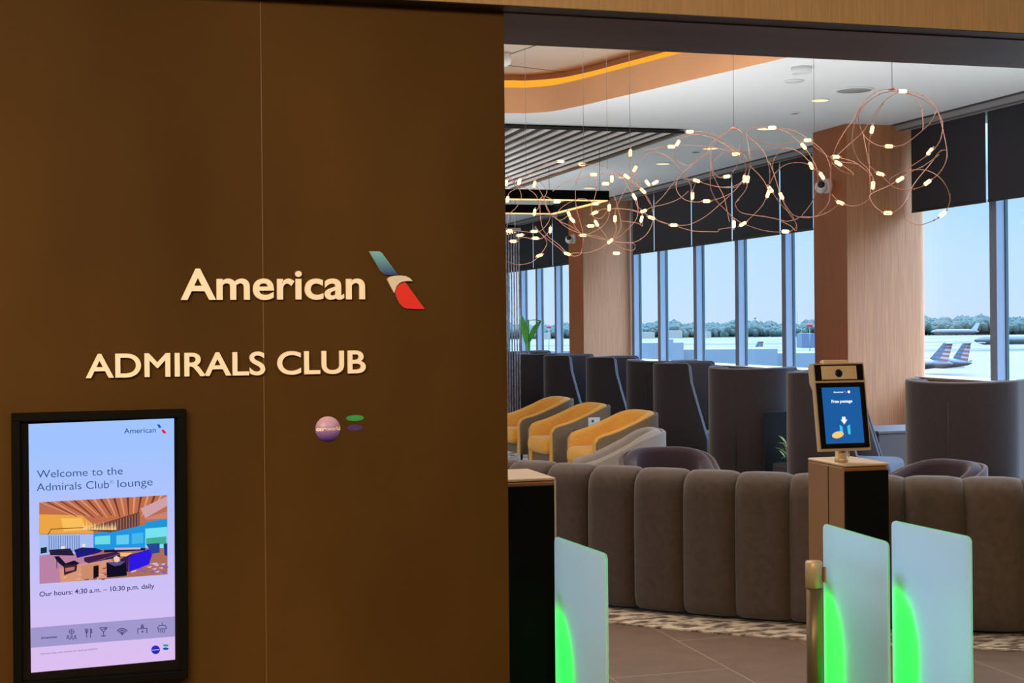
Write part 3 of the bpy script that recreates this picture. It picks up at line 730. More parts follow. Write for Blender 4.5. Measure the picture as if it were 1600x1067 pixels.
# high-backed privacy chair
def high_chair(label, loc, rz, scale=1.0):
    t = thing('high_back_chair', label, 'chair', loc, rz, 'charcoal high-backed lounge chairs')
    Hh = 1.15
    P = horseshoe(0.30, 0.74, 0.27, 0.34, 18)
    def top(p):
        if p.x < 0.10: return Hh - 0.012 * math.cos(p.y / 0.37 * PI / 2) 
        u = (p.x - 0.10) / 0.20
        return Hh - (Hh - 0.42) * (1 - math.sqrt(max(0, 1 - (min(1, u / 0.16)) ** 2)) if u < 0.16 else 1) * 0.16 - (Hh - 0.42) * 0.84 * max(0, (u - 0.10) / 0.90) ** 0.95
    shell('outer_shell', P, top, 0.0, -0.032, 0.13, felt, t, 0.012)
    shell('inner_padding', P, lambda p: top(p) - 0.006, -0.033, -0.085, 0.13, felt_in, t, 0.024)
    mb = MB(); mb.tube([p + n * -0.012 + Z0 * (top(p) + 0.0) for p, n in P], 0.008, lit_rim_m, 6); mb.build('lit_rim', t)  # thin pale tube added to draw the window-lit edge of the chair
    mb = MB(); mb.tube([(-0.3415, 0.0, 0.16), (-0.3415, 0.0, 1.02)], 0.0035, plinth_m, 5); mb.build('back_seam', t)
    mb = MB(); mb.box(-0.25, 0.50, -0.28, 0.28, 0.27, 0.47, felt_in, 0.06, 4); mb.build('seat_cushion', t)
    mb = MB(); mb.box(-0.26, 0.34, -0.285, 0.285, 0.13, 0.268, felt, 0.01); mb.build('seat_base', t)
    mb = MB(); mb.box(-0.24, -0.14, -0.25, 0.25, 0.475, 0.98, felt_in, 0.045, 4); mb.build('back_cushion', t)
    legs(t, (-0.24, 0.24), (-0.24, 0.24), 0.13, metal_leg)
    return t
FA, FB = math.radians(-44), math.radians(38)       # facing the window and turned to its partner
hc = high_chair('charcoal high-backed chair at the right edge, back to the viewer beside the grey cabinet', (5.52, 8.35, 0.009), FB)
def hc_copy(label, x, y, a):
    c = copy_tree(hc); c.location = (x, y, 0.009); c.rotation_euler.z = a; c['label'] = label; return c
hc_copy('charcoal high-backed chair in side view directly behind the face-scanner kiosk', 5.58, 10.25, FA)
hc_copy('broad charcoal high-backed chair seen from behind, left of the face-scanner kiosk', 5.53, 11.60, FB)
hc_copy('charcoal high-backed chair in side view beyond the plum tub chair, third wing from the right', 5.64, 13.25, FA)
hc_copy('narrow glimpse of a high-backed chair back between two side-on high-backed chairs', 5.79, 14.35, FB)
hc_copy('charcoal high-backed chair in side view directly behind the gap of the mustard chairs', 5.88, 16.0, FA)
hc_copy('charcoal high-backed chair in side view behind the farthest mustard chairs, below the middle column', 5.78, 17.35, FA)
hc_copy('farthest left charcoal high-backed chair, its back toward the viewer beside the sign wall', 5.80, 18.7, FB)
hc_copy('charcoal high-backed chair peeking over the leftmost one in front of the leafy plant', 6.10, 20.2, FA)
# tub chairs
def tub(name, label, cat, loc, rz, m_out, m_in, group, hb=0.75, ha=0.56, w=0.74, L=0.34, back=0.36, rb=0.30, end_r=0.10, leg_h=0.17):
    t = thing(name, label, cat, loc, rz, group); P = horseshoe(L, w, rb, back, 16)
    def top(p):
        u = smooth01((p.x + back) / (L + back)); z = hb + (ha - hb) * u
        d = L - p.x
        if d < end_r: z -= end_r * 0.55 * (1 - math.sqrt(max(0, 1 - (1 - d / end_r) ** 2)))
        return z
    shell('outer_shell', P, lambda p: top(p) - 0.012, 0.0, -0.03, leg_h, m_out, t, 0.012)
    shell('inner_upholstery', P, top, -0.012 - 0.02, -0.115, leg_h, m_in, t, 0.04, 5)
    mb = MB(); mb.box(-0.22, L + 0.06, -w / 2 + 0.118, w / 2 - 0.118, leg_h + 0.10, 0.43, m_in, 0.06, 4); mb.build('seat_cushion', t)
    mb = MB(); mb.box(-0.22, L - 0.02, -w / 2 + 0.118, w / 2 - 0.118, leg_h, leg_h + 0.098, m_out, 0.01); mb.build('seat_base', t)
    legs(t, (-0.2, L - 0.05), (-w / 2 + 0.12, w / 2 - 0.12), leg_h, metal_leg, 0.014)
    return t
GY = 'mustard tub chairs in a row'
tb0 = tub('tub_chair', 'mustard tub chair with taupe outside, nearest and rightmost of the three', 'armchair', (4.50, 12.30, 0.009), math.radians(183), taupe_shell, mustard, GY)
def tub_copy(o, label, x, y, a):
    c = copy_tree(o); c.location = (x, y, 0.009); c.rotation_euler.z = math.radians(a); c['label'] = label; return c
tub_copy(tb0, 'mustard tub chair with taupe outside, the middle one of the three', 4.52, 13.62, 183)
tub_copy(tb0, 'mustard tub chair with taupe outside, farthest of the three beside the sign wall', 4.58, 14.95, 183)
tub('tub_chair', 'grey fabric tub chair in front of the nearest mustard chair', 'armchair', (3.80, 10.35, 0.009), math.radians(164), grey_fabric, grey_fabric, None, hb=0.74, ha=0.50)
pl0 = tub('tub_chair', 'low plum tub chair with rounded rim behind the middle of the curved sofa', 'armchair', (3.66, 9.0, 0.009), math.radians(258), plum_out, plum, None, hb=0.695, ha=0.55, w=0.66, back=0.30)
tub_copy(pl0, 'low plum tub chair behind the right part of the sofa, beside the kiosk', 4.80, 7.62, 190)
# side tables between the mustard chairs
def side_table(label, x, y):
    t = thing('side_table', label, 'table', (x, y, 0.009), 0, 'small black side tables')
    mb = MB(); mb.lathe([(0.01, 0.515), (0.20, 0.515), (0.20, 0.53), (0.01, 0.53)], satin_black, 28); mb.build('table_top', t)
    mb = MB(); mb.lathe([(0.016, 0.02), (0.016, 0.514)], metal_leg, 12); mb.build('stem', t)
    mb = MB(); mb.lathe([(0.01, 0), (0.15, 0), (0.15, 0.012), (0.02, 0.02)], metal_leg, 24); mb.build('base', t)
    return t
side_table('small black side table between the two nearer mustard tub chairs', 4.52, 12.96)
t2 = side_table('small black side table between the two farther mustard tub chairs', 4.56, 14.28)
cs = thing('table_sign', 'small white folded card standing between the two nearer mustard chairs', 'sign', (4.52, 12.96, 0.5395))
mb = MB(); mb.box(-0.055, 0.055, -0.012, -0.004, 0, 0.12, white_plastic); mb.build('front_leaf', cs)
mb = MB(); mb.box(-0.055, 0.055, 0.004, 0.012, 0, 0.12, white_plastic); mb.box(-0.055, 0.055, -0.004, 0.004, 0.114, 0.12, white_plastic); mb.build('back_leaf', cs)
mb = MB()
for a, b in ((-0.03, 0.03), (-0.03, 0.075), (0.01, 0.03)): mb.box(a, a + 0.025, -0.0128, -0.0121, b, b + 0.025, cabinet_m)
mb.build('print', cs)
# grey cabinet between the two right-hand chairs, dark planter beside the kiosk
cb = thing('side_cabinet', 'grey box cabinet under the near column, left of the right-edge chair', 'cabinet', (6.66, 11.0, 0.009))
mb = MB(); mb.box(-0.42, 0.42, -0.30, 0.30, 0.03, 0.60, cabinet_m, 0.004); mb.build('body', cb)
mb = MB(); mb.box(-0.43, 0.43, -0.31, 0.31, 0.601, 0.625, cabinet_m, 0.004); mb.build('top', cb)
mb = MB(); mb.box(-0.38, 0.38, -0.27, 0.27, 0, 0.029, plinth_m); mb.build('plinth', cb)
random.seed(5)
def leaf(mb, base, d, L, wd, m, droop=0.25, n=7):
    d = Vector(d).normalized(); s = d.cross(Z0)
    if s.length < 0.05: s = Vector((1, 0, 0))
    s.normalize(); rows = []
    for k in range(n + 1):
        u = k / n; c = base + d * (L * u) - Z0 * (droop * L * u * u); wv = wd * math.sin(PI * min(0.985, u * 0.93 + 0.05)) ** 0.8
        nn = s.cross(d).normalized(); rows.append([c - s * wv + nn * wv * 0.25, c, c + s * wv + nn * wv * 0.25])
    mb.grid(rows, m)
pt = thing('small_planter', 'dark planter with a small yellowish green plant left of the kiosk', 'plant', (5.575, 10.92, 0.009))
mb = MB(); mb.box(-0.14, 0.14, -0.13, 0.13, 0, 0.36, soil_pot, 0.015); mb.build('pot', pt)
mb = MB()
for k in range(90):
    a = random.uniform(0, 2 * PI); r = random.uniform(0, 0.10); el = random.uniform(0.4, 1.5)
    leaf(mb, Vector((r * math.cos(a), r * math.sin(a), 0.355 + random.uniform(0, 0.17))), (math.cos(a) * math.cos(el), math.sin(a) * math.cos(el), math.sin(el)), random.uniform(0.08, 0.15), 0.014, leaf_y, 0.3, 4)
mb.build('foliage', pt)
dv = thing('divider_panel', 'narrow dark upright panel behind the small plant left of the kiosk', 'panel', (5.585, 11.165, 0.0))
mb = MB(); mb.box(-0.17, 0.17, -0.012, 0.012, 0.03, 0.79, metal_leg, 0.004); mb.build('panel', dv)
mb = MB(); mb.box(-0.15, 0.15, -0.03, 0.03, 0.009, 0.0295, metal_leg, 0.004); mb.build('foot', dv)
p_ = on_z(829, 548, 0.9); q_ = at_d(826, 540, 23.2)
bp = thing('banana_plant', 'tall potted plant with bright green paddle leaves at the far left window bay', 'plant', (q_.x, q_.y, 0.009))
mb = MB(); mb.lathe([(0.17, 0), (0.23, 0.45), (0.20, 0.45), (0.19, 0.42), (0.01, 0.42)], soil_pot, 24); mb.build('pot', bp)
for (dx, dz, L, wd, az, el, dr) in ((0.02, 1.28, 0.50, 0.085, 20, 62, 0.2), (-0.05, 1.24, 0.55, 0.09, 200, 80, 0.1), (0.0, 1.62, 0.30, 0.05, 10, 10, 0.3), (-0.12, 1.05, 0.3, 0.07, 170, 35, 0.4), (0.03, 1.0, 0.25, 0.06, 300, 30, 0.4)):
    mb = MB(); mb.tube(catmull([(0, 0, 0.41), (dx * 0.4, 0, 0.41 + (dz - 0.41) * 0.6), (dx, 0, dz)], 5), 0.012, leaf_m, 6); mb.build('stem', bp)
    a, e_ = math.radians(az), math.radians(el); mb = MB(); leaf(mb, Vector((dx, 0, dz - 0.02)), (math.cos(a) * math.cos(e_), math.sin(a) * math.cos(e_), math.sin(e_)), L, wd, leaf_m, dr); mb.build('leaf', bp)
# hanging metal-strand screen and red chair glimpsed at the end of the sign wall
hs = thing('strand_screen', 'pale grey hanging strand screen glimpsed at the sign wall edge', 'screen', (4.65, 17.6, 0.0))
mb = MB(); mb.box(-1.5, 0.52, -0.02, 0.02, 2.74, 2.78, track_m); mb.build('rail', hs)
for s in (-1.4, 0.45):
    mb = MB(); mb.tube([(s, 0, 2.78), (s, 0, CEIL - 0.105)], 0.006, track_m, 6); mb.build('hanger', hs)
strand_m = mat('strand_metal', (0.42, 0.43, 0.50), 0.35, 0.5, var=0.5, vscale=40, stretch=(1, 1, 0.4))
mb = MB()
for k in range(60):
    x = -1.48 + k * 0.0335; mb.tube([(x, 0, 0.02), (x, 0, 2.74)], 0.009, strand_m, 5)
o = mb.build('strands', hs); o['kind'] = 'stuff'
tub('tub_chair', 'red upholstered tub chair glimpsed at the sign wall edge behind the mustard chairs', 'armchair', (4.80, 18.35, 0.0), math.radians(200), red_m, red_m, None, hb=0.80, ha=0.66)
# ------------------------------------------------------------------ entrance gates
def pedestal(name, label, x0, x1, y0, y1, h=0.965, fam=None):
    t = thing(name, label, 'kiosk', ((x0 + x1) / 2, (y0 + y1) / 2, 0), 0, fam); hx, hy = (x1 - x0) / 2, (y1 - y0) / 2
    mb = MB(); mb.box(-hx, hx, -hy + 0.012, hy, 0.0, h - 0.012, cabinet_bronze, 0.008, 3); mb.build('cabinet', t)
    mb = MB(); mb.box(-hx + 0.004, hx - 0.004, -hy, -hy + 0.0115, 0.02, h - 0.03, satin_black, 0.003); mb.build('front_panel', t)
    mb = MB(); mb.box(-hx, hx, -hy, hy, h - 0.0115, h, wood_top if fam else champagne_l, 0.005, 2); mb.build('top_plate', t)
    mb = MB(); mb.box(-hx - 0.0012, -hx - 0.0002, -hy + 0.135, -hy + 0.139, 0.02, h - 0.02, satin_black); mb.build('side_joint', t)
    return t, hx, hy
pd, hx, hy = pedestal('gate_pedestal', 'black-fronted gate pedestal with tan top beside the sign wall', 1.40, 1.672, 5.245, 5.61, 0.965, 'gate pedestals')
mb = MB(); mb.box(hx - 0.0065, hx + 0.0005, -hy - 0.0025, -hy - 0.0003, 0.0, 0.955, edge_metal); mb.build('edge_strip', pd)
del pd['group']
ks, hx, hy = pedestal('check_in_kiosk', 'gate kiosk with tilted face-scanner tablet on top, right of the entrance', 2.932, 3.140, 5.30, 5.62)
px_ = -0.066; py_ = -0.065; h = 0.965
mb = MB(); mb.lathe([(0.028, h), (0.028, h + 0.016), (0.025, h + 0.018), (0.025, h + 0.13)], champagne, 24, Matrix.Translation((px_, py_, 0))); po = mb.build('pole', ks)
mb = MB(); mb.box(0.022, 0.0262, -0.022, -0.016, h + 0.02, h + 0.10, edge_metal, M=Matrix.Translation((px_, py_, 0))); mb.build('cable_cover', po)
def M4(o, rx): return Matrix.Translation(o) @ Matrix.Rotation(math.radians(rx), 4, 'X')
TM = M4((px_ - 0.008, py_ - 0.052, h + 0.052), -9)      # tablet frame: x right, z up, faces -y, leaning back
TW, THh = 0.118, 0.365
def tb(name, parent, boxes, m, bev=0.0):
    mb = MB()
    for b in boxes: mb.box(*b, m, bev, M=TM)
    return mb.build(name, parent)
mb = MB()
mb.prism([TM @ Vector((-TW, y, z)) for y, z in ((0, 0), (0.022, 0), (0.022, 0.255), (0.042, 0.285), (0.042, THh - 0.012), (0.03, THh), (0, THh))], TM.to_3x3() @ Vector((2 * TW, 0, 0)), champagne)
tab = mb.build('tablet', ks)
tb('rear_bracket', tab, [(-0.055, 0.065, 0.03, 0.06, THh - 0.07, THh + 0.018)], champagne_l, 0.006)
tb('screen_bezel', tab, [(-TW + 0.006, TW - 0.006, -0.003, -0.0002, 0.010, 0.283)], gloss_black, 0.001)
tb('screen', tab, [(-TW + 0.030, TW - 0.030, -0.0036, -0.0031, 0.030, 0.263)], emit('kiosk_blue', srgb(30, 92, 160), 1.0))
tb('camera_bar', tab, [(-TW + 0.006, TW - 0.006, -0.003, -0.0002, 0.292, THh - 0.006)], gloss_black, 0.001)
tb('camera_plate', tab, [(-TW + 0.035, TW - 0.038, -0.0045, -0.0031, 0.296, THh - 0.012)], champagne_l, 0.0006)
mb = MB(); mb.lathe([(0.001, 0.0), (0.0165, 0.0), (0.0165, 0.003), (0.012, 0.004), (0.001, 0.0035)], lens_m, 24, TM @ Matrix.Translation((-0.004, -0.0046, 0.322)) @ Matrix.Rotation(PI / 2, 4, 'X')); mb.build('camera_lens', tab)
wht = emit('screen_white', (0.9, 0.94, 1.0), 1.0); cyan = emit('screen_cyan', srgb(70, 200, 235), 1.0); yel = emit('screen_yellow', srgb(245, 205, 130), 1.0)
def tq(pts, m, name):
    mb = MB(); mb.poly([TM @ Vector((x, -0.0042, z)) for x, z in pts], m); return mb.build(name, tab)
kI = Matrix.Translation(-Vector(ks.location))
def kpt(x, z): return Vector(ks.location) + TM @ Vector((x, -0.0042, z))
nT = TM.to_3x3() @ Vector((0, -1, 0))
text_objs('Free passage', kpt(-0.048, 0.199), kpt(0.048, 0.199), 0.0125, nT, 0.0, wht, 'screen_text', tab, 0.035, inv=kI)
text_objs('American', kpt(-0.036, 0.240), kpt(0.010, 0.240), 0.007, nT, 0.0, wht, 'screen_logo', tab, 0.03, inv=kI)
tq([(0.013, 0.247), (0.018, 0.247), (0.027, 0.239), (0.022, 0.239)], emit('mini_red', (0.8, 0.1, 0.15), 1), 'screen_flash')
mb = MB(); mb.poly([TM @ Vector((0.036 + 0.006 * math.cos(a * PI / 8), -0.0042, 0.243 + 0.006 * math.sin(a * PI / 8))) for a in range(16)], wht); mb.build('screen_dot', tab)
tq([(-0.006, 0.140), (0.010, 0.140), (0.010, 0.128), (0.018, 0.128), (0.002, 0.108), (-0.013, 0.128), (-0.006, 0.128)], wht, 'screen_arrow')
tq([(-0.020, 0.108), (-0.007, 0.098), (-0.007, 0.066), (-0.020, 0.072)], cyan, 'screen_gate_left'); tq([(0.014, 0.100), (0.028, 0.108), (0.028, 0.068), (0.016, 0.066)], cyan, 'screen_gate_right')
mb = MB(); mb.poly([TM @ Vector((-0.032 + 0.027 * math.cos(a * PI / 12), -0.0046, 0.066 + 0.0145 * math.sin(a * PI / 12 + 0.25))) for a in range(24)], yel); mb.build('screen_disc', tab)
# swing leaves of frosted glass, open towards the corridor, lit green along their hinges
def leaf_gate(label, x, yh, ye, ztop, rot, post_x=None):
    t = thing('gate_leaf', label, 'gate', (x, yh, 0), math.radians(rot), 'green-lit glass gate leaves')
    L = yh - ye; zb = 0.10; r = 0.022; out_ = []
    for cx, cz, a0 in ((-r, ztop - r, 0), (-L + r, ztop - r, 90), (-L + r, zb + r, 180), (-r, zb + r, 270)):
        for k in range(6):
            a = math.radians(a0 + 90 * k / 5); out_.append((cx + r * math.cos(a), cz + r * math.sin(a)))
    mb = MB(); mb.prism([Vector((-0.005, y, z)) for y, z in out_], (0.010, 0, 0), frosted); g = mb.build('glass', t)
    # edge-lit rim along the free edge and the top
    rim = [(y, z) for y, z in out_[0:12]]; rim = [(-L, zb + 0.03)] + [p for p in out_[11:5:-1]] + [(-r, ztop)]
    mb = MB(); mb.tube([Vector((0.0, y - (0.001 if abs(y + L) < 0.02 else 0), z + (0.001 if z > ztop - 0.01 else 0))) for y, z in rim], 0.002, green_edge, 5); mb.build('edge_light', t)
    # hinge column with its light window, on the far side of the glass
    mb = MB(); mb.lathe([(0.030, 0), (0.030, 0.56)], post_metal, 20, Matrix.Translation((0.064, -0.035, 0))); mb.build('hinge_column', t)
    mb = MB(); rows = []
    for k in range(15):
        u = k / 14; z = 0.05 + 0.455 * u; hw = 0.080 * math.sqrt(max(0.0, 1 - max(0, (u - 0.45) / 0.55) ** 2)) + 0.001
        rows.append([Vector((0.030, -0.008 - 2 * hw * q, z)) for q in (0, 0.25, 0.5, 0.75, 1)])
    mb.grid(rows, green_led); mb.build('led_window', t)
    if post_x is not None:
        px0 = post_x - x
        mb = MB(); mb.lathe([(0.031, 0), (0.031, 0.505)], post_metal, 26, Matrix.Translation((px0, 0.0, 0))); p = mb.build('post', t)
        mb = MB(); mb.lathe([(0.027, 0.505), (0.027, 0.508), (0.034, 0.509), (0.034, 0.605), (0.031, 0.611), (0.001, 0.611)], champagne, 26, Matrix.Translation((px0, 0.0, 0))); mb.build('post_cap', t)
        mb = MB(); mb.box(px0 + 0.033, -0.006, -0.03, 0.004, 0.53, 0.59, champagne); mb.build('clamp', t)
    return t
leaf_gate('green-lit frosted glass gate leaf beside the left gate pedestal', 1.634, 5.135, 4.68, 0.756, 5.0)
leaf_gate('green-lit frosted glass gate leaf hinged on the bronze post left of the kiosk', 2.735, 5.11, 4.60, 0.756, -2.0, 2.690)
leaf_gate('green-lit frosted glass gate leaf on the right side of the kiosk, farthest right', 3.032, 5.10, 4.61, 0.756, 3.8)
# ------------------------------------------------------------------ lettering and emblems on the sign wall
def wp(px, py, out_=0.0): return on_y(px, py, YW - out_)
NW = Vector((0, -1, 0))
def wall_text(name, label, body, l, r, cap_px, bold, m, out_=0.012, depth=0.012):
    a, b = wp(*l), wp(*r); z = (a.z + b.z) / 2; a = Vector((a.x, YW - 0.0015, z)); b = Vector((b.x, YW - 0.0015, z))
    c = abs(wp(l[0], l[1] - cap_px).z - wp(*l).z)
    t = thing(name, label, 'sign lettering', a)
    text_objs(body, a, b, c, NW, depth, m, 'letter', t, bold, True, Matrix.Translation(-a)); return t
wall_text('wall_lettering', 'raised cream letters spelling American on the bronze wall', 'American', (282, 466.5), (569.5, 467.5), 49.5, 0.018, letter_m)
wall_text('wall_lettering', 'raised cream capital letters spelling ADMIRALS CLUB on the bronze wall', 'ADMIRALS CLUB', (134, 589.3), (570.5, 582.5), 38.3, 0.016, letter_m)
em = thing('flight_emblem', 'raised blue, silver and red tail-shaped emblem right of the word American', 'emblem', wp(618, 440))
iv = Matrix.Translation(-Vector(em.location))
def zp(x, y): return wp(560 + x * 0.11246, 380 + y * 0.11246)
def plate(name, pts, m, o0, o1, side, sm=False):
    P = [zp(*p) for p in pts]; P = [Vector((p.x, YW - o0, p.z)) for p in P]
    mb = MB(); mb.prism(P, (0, -(o1 - o0), 0), m, side); bmesh.ops.transform(mb.bm, matrix=iv, verts=mb.bm.verts[:]); return mb.build(name, em)
zt, zb_ = zp(300, 115).z - em.location.z, zp(300, 440).z - em.location.z
blue_logo = ramp_mat('blue_plate', 'Z', zb_, zt, srgb(25, 50, 130), srgb(110, 185, 215))
plate('blue_tail', [(140, 115), (200, 114), (270, 115), (300, 124), (330, 152), (360, 195), (545, 442), (450, 443), (370, 438), (335, 418), (300, 385)], blue_logo, 0.0015, 0.012, silver)
plate('silver_beak', [(386, 505), (395, 488), (420, 470), (480, 455), (570, 449), (650, 461), (705, 490), (740, 530), (690, 525), (610, 533), (560, 552), (515, 600), (500, 640), (485, 695)], silver, 0.0015, 0.016, silver)
plate('red_tail', [(500, 690), (505, 650), (520, 610), (560, 568), (640, 538), (915, 915), (760, 912), (660, 908), (620, 890), (575, 850), (540, 785)], red_logo, 0.0015, 0.010, silver)
rd = thing('alliance_emblem', 'round violet emblem with the word oneworld on the bronze wall', 'emblem', wp(512, 670))
iv = Matrix.Translation(-Vector(rd.location)); rr = (wp(531.5, 670) - wp(492.5, 670)).length / 2
mb = MB(); mb.lathe([(rr, 0.0008), (rr, 0.003), (0.0005, 0.003)], ramp_mat('violet_ball', 'Z', -rr, rr * 0.85, srgb(52, 18, 165), srgb(205, 170, 210)), 48, Matrix.Rotation(PI / 2, 4, 'X')); mb.build('disc', rd)
def at_w(px, py, o): p = wp(px, py); return Vector((p.x, YW - o, p.z))
text_objs('one', at_w(493.6, 673.2, 0.0032), at_w(510.6, 672.6, 0.0032), 0.0125, NW, 0.0004, letter_m, 'word', rd, 0.055, inv=iv)
text_objs('world', at_w(511.2, 672.6, 0.0032), at_w(531.2, 671.6, 0.0032), 0.0125, NW, 0.0004, letter_m, 'word', rd, 0.0, inv=iv)
def ellipse_thing(name, label, px, py, rx, ry, m, cat='emblem'):
    c = wp(px, py); k = (wp(px + 10, py) - wp(px - 10, py)).length / 20
    mb = MB(); mb.prism([Vector((rx * k * math.cos(a * PI / 18), -0.0008, ry * k * math.sin(a * PI / 18) + 0.0)) for a in range(36)], (0, -0.0015, 0), m)
    o = mb.build(name); o.location = (c.x, YW, c.z); return tag(o, label, cat)
ellipse_thing('oval_emblem', 'small green oval mark right of the violet round emblem', 554.5, 653, 14, 4.6, mat('green_oval', (0.03, 0.30, 0.07), 0.4))
ellipse_thing('oval_emblem', 'small dark violet oval mark under the green oval', 554.5, 668, 12.5, 4.6, mat('violet_oval', (0.05, 0.02, 0.16), 0.5))
# ------------------------------------------------------------------ welcome display
tl, br = wp(18, 645), wp(293.5, 1056.5)
X0, X1, Z1, ZB = tl.x, br.x, tl.z, br.z
ds = thing('welcome_display', 'wall-mounted portrait display showing a welcome screen in a black frame', 'display', ((X0 + X1) / 2, YW, ZB))
iv = Matrix.Translation(-Vector(ds.location)); bw = 0.024; hw = (X1 - X0) / 2; hh = Z1 - ZB
mb = MB()
for b in ((-hw, hw, hh - bw, hh), (-hw, hw, 0, bw), (-hw, -hw + bw, bw, hh - bw), (hw - bw, hw, bw, hh - bw)): mb.box(b[0], b[1], -0.03, -0.0005, b[2], b[3], satin_black, 0.002)
mb.build('frame', ds)
mb = MB(); mb.box(-hw + bw, hw - bw, -0.012, -0.0005, bw, hh - bw, gloss_black); mb.build('bezel', ds)
YS = YW - 0.0125
def sp(px, py, o=0.0): return on_y(px, py, YS - o)
def quad(name, parent, pts, m, o):
    mb = MB(); mb.poly([sp(x, y, o) for x, y in pts], m); bmesh.ops.transform(mb.bm, matrix=iv, verts=mb.bm.verts[:]); return mb.build(name, parent)
sz0, sz1 = sp(150, 1042).z - ds.location.z, sp(150, 700).z - ds.location.z
scr = quad('screen', ds, [(44.5, 662.5), (272, 653.5), (273.6, 1030.5), (48.5, 1051)], ramp_mat('screen_gradient', 'Z', sz0, sz1, srgb(222, 190, 240), srgb(160, 196, 255), True), 0.0005)
navy = emit('screen_navy', srgb(40, 82, 130), 1.0); navy2 = emit('screen_dark', srgb(50, 52, 100), 1.0); grey_v = emit('screen_grey', srgb(120, 110, 150), 1.0)
def stext(body, l, r, cap_px, m, bold=0.0, name='screen_text', o=0.0012):
    a, b = sp(*l, o), sp(*r, o); c = abs(sp(l[0], l[1] - cap_px, o).z - a.z)
    return text_objs(body, a, b, c, NW, 0.0, m, name, scr, bold, inv=iv)
stext('Welcome to the', (57.7, 746.8), (191.8, 741.0), 12.6, navy, -0.004)
stext('Admirals Club', (57.3, 767.2), (170.5, 762.4), 12.8, navy, -0.004)
stext('®', (171.6, 755.5), (177.4, 755.2), 5.5, navy, -0.01)
stext('lounge', (183.8, 761.6), (238.6, 758.2), 12.8, navy, -0.004)
stext('American', (194, 677.4), (243.5, 675.4), 8.4, navy, 0.004)
stext('Our hours: 4:30 a.m. – 10:30 p.m. daily', (61.7, 932), (241.2, 918.6), 7.8, navy2, 0.012)
quad('logo_blue', scr, [(245.3, 663.0), (249.5, 663.0), (252.2, 668.4), (248.2, 668.6)], emit('logo_blue', srgb(30, 90, 190), 1), 0.0012)
quad('logo_red', scr, [(252.0, 672.0), (255.6, 671.0), (260.6, 676.6), (255.2, 677.2)], emit('logo_red', srgb(225, 30, 60), 1), 0.0012)
quad('amenities_band', scr, [(48.2, 980.9), (273.4, 963.0), (273.5, 994.3), (48.3, 1012)], emit('band', srgb(160, 152, 205), 1), 0.0009)
stext('Amenities', (63.8, 998.5), (89.4, 996.4), 3.8, navy2, 0.02, o=0.0015)
stext('Service may vary based on local guidelines.', (63.8, 1023), (152.8, 1014.6), 3.0, grey_v, 0.0)
def dsc(name, px, py, rx, ry, m, o=0.0013):
    mb = MB(); mb.poly([sp(px + rx * math.cos(a * PI / 16), py + ry * math.sin(a * PI / 16), o) for a in range(32)], m); bmesh.ops.transform(mb.bm, matrix=iv, verts=mb.bm.verts[:]); return mb.build(name, scr)
dsc('logo_ball', 243.2, 1015.1, 6.8, 6.8, emit('ball_blue', srgb(50, 40, 195), 1)); dsc('logo_oval', 259, 1008.3, 4.6, 1.9, emit('oval_green', srgb(20, 170, 140), 1)); dsc('logo_oval', 259, 1013.4, 4.6, 1.9, emit('oval_blue', srgb(25, 80, 180), 1))
quad('logo_word', scr, [(237.3, 1015.2), (248.6, 1014.2), (248.6, 1015.4), (237.3, 1016.4)], emit('ball_word', srgb(200, 190, 240), 1), 0.0016)
# amenity icons, thin strokes
def icon(cx, cy, strokes, name, wpx=0.55):
    mb = MB(); i_ = mb.mi(navy2)
    for st in strokes:
        for (x0, y0), (x1, y1) in zip(st[:-1], st[1:]):
            dx, dy = x1 - x0, y1 - y0; l = math.hypot(dx, dy) or 1; ex, ey = dx / l * wpx, dy / l * wpx; nx, ny = -ey, ex
            q = [(x0 - ex + nx, y0 - ey + ny), (x1 + ex + nx, y1 + ey + ny), (x1 + ex - nx, y1 + ey - ny), (x0 - ex - nx, y0 - ey - ny)]
            mb.poly([sp(cx + x, cy + y, 0.0016) for x, y in q], navy2)
    bmesh.ops.transform(mb.bm, matrix=iv, verts=mb.bm.verts[:]); return mb.build(name, scr)
def circ(x, y, r, a0=0, a1=360, n=12): return [(x + r * math.cos(math.radians(a0 + (a1 - a0) * k / n)), y + r * math.sin(math.radians(a0 + (a1 - a0) * k / n))) for k in range(n + 1)]
def man(x, y): return [circ(x, y - 2.2, 1.4, n=8), circ(x, y + 2.6, 2.4, 180, 360, 8)]
icon(111.9, 991.5, [circ(0, -4.5, 3.8)] + [[(-3.8, -4.5), (3.8, -4.5)], [(0, -8.3), (0, -0.7)]] + man(-5.6, 4.6) + man(0, 5.2) + man(5.6, 4.6), 'icon_people', 0.42)
icon(138.3, 989, [[(-3, -6.5), (-3, 7)], [(-5, -6.5), (-5, -3), (-4, -1), (-2, -1), (-1, -3), (-1, -6.5)], [(3, 7), (3, -6.5), (5, -5.5), (5.2, -1), (3, 0.5)]], 'icon_cutlery')
icon(161.7, 986.8, [[(-5.8, -6), (5.8, -6.4), (0, 0.6), (-5.8, -6)], [(0, 0.6), (0, 6.6)], [(-3.2, 6.8), (3.2, 6.5)], [(-1.5, -3.5), (4, -5)]], 'icon_cocktail')
icon(190.9, 987.6, [circ(0, 4, 9.6, 218, 322), circ(0, 4, 6.6, 218, 322), circ(0, 4, 3.6, 218, 322), circ(0, 3, 0.7, n=6)], 'icon_wireless', 0.7)
icon(222.4, 983, [[(-7.2, 6.4), (-7.2, -0.6), (7.2, -1.4), (7.2, 5.6)], circ(0, -5.4, 1.7, n=8), [(-2, -1), (-1.6, -3), (1.6, -3.2), (2, -1.2)], [(-1, 4), (1.4, 3.6)], [(0.1, 2.6), (0.3, 5)]], 'icon_desk')
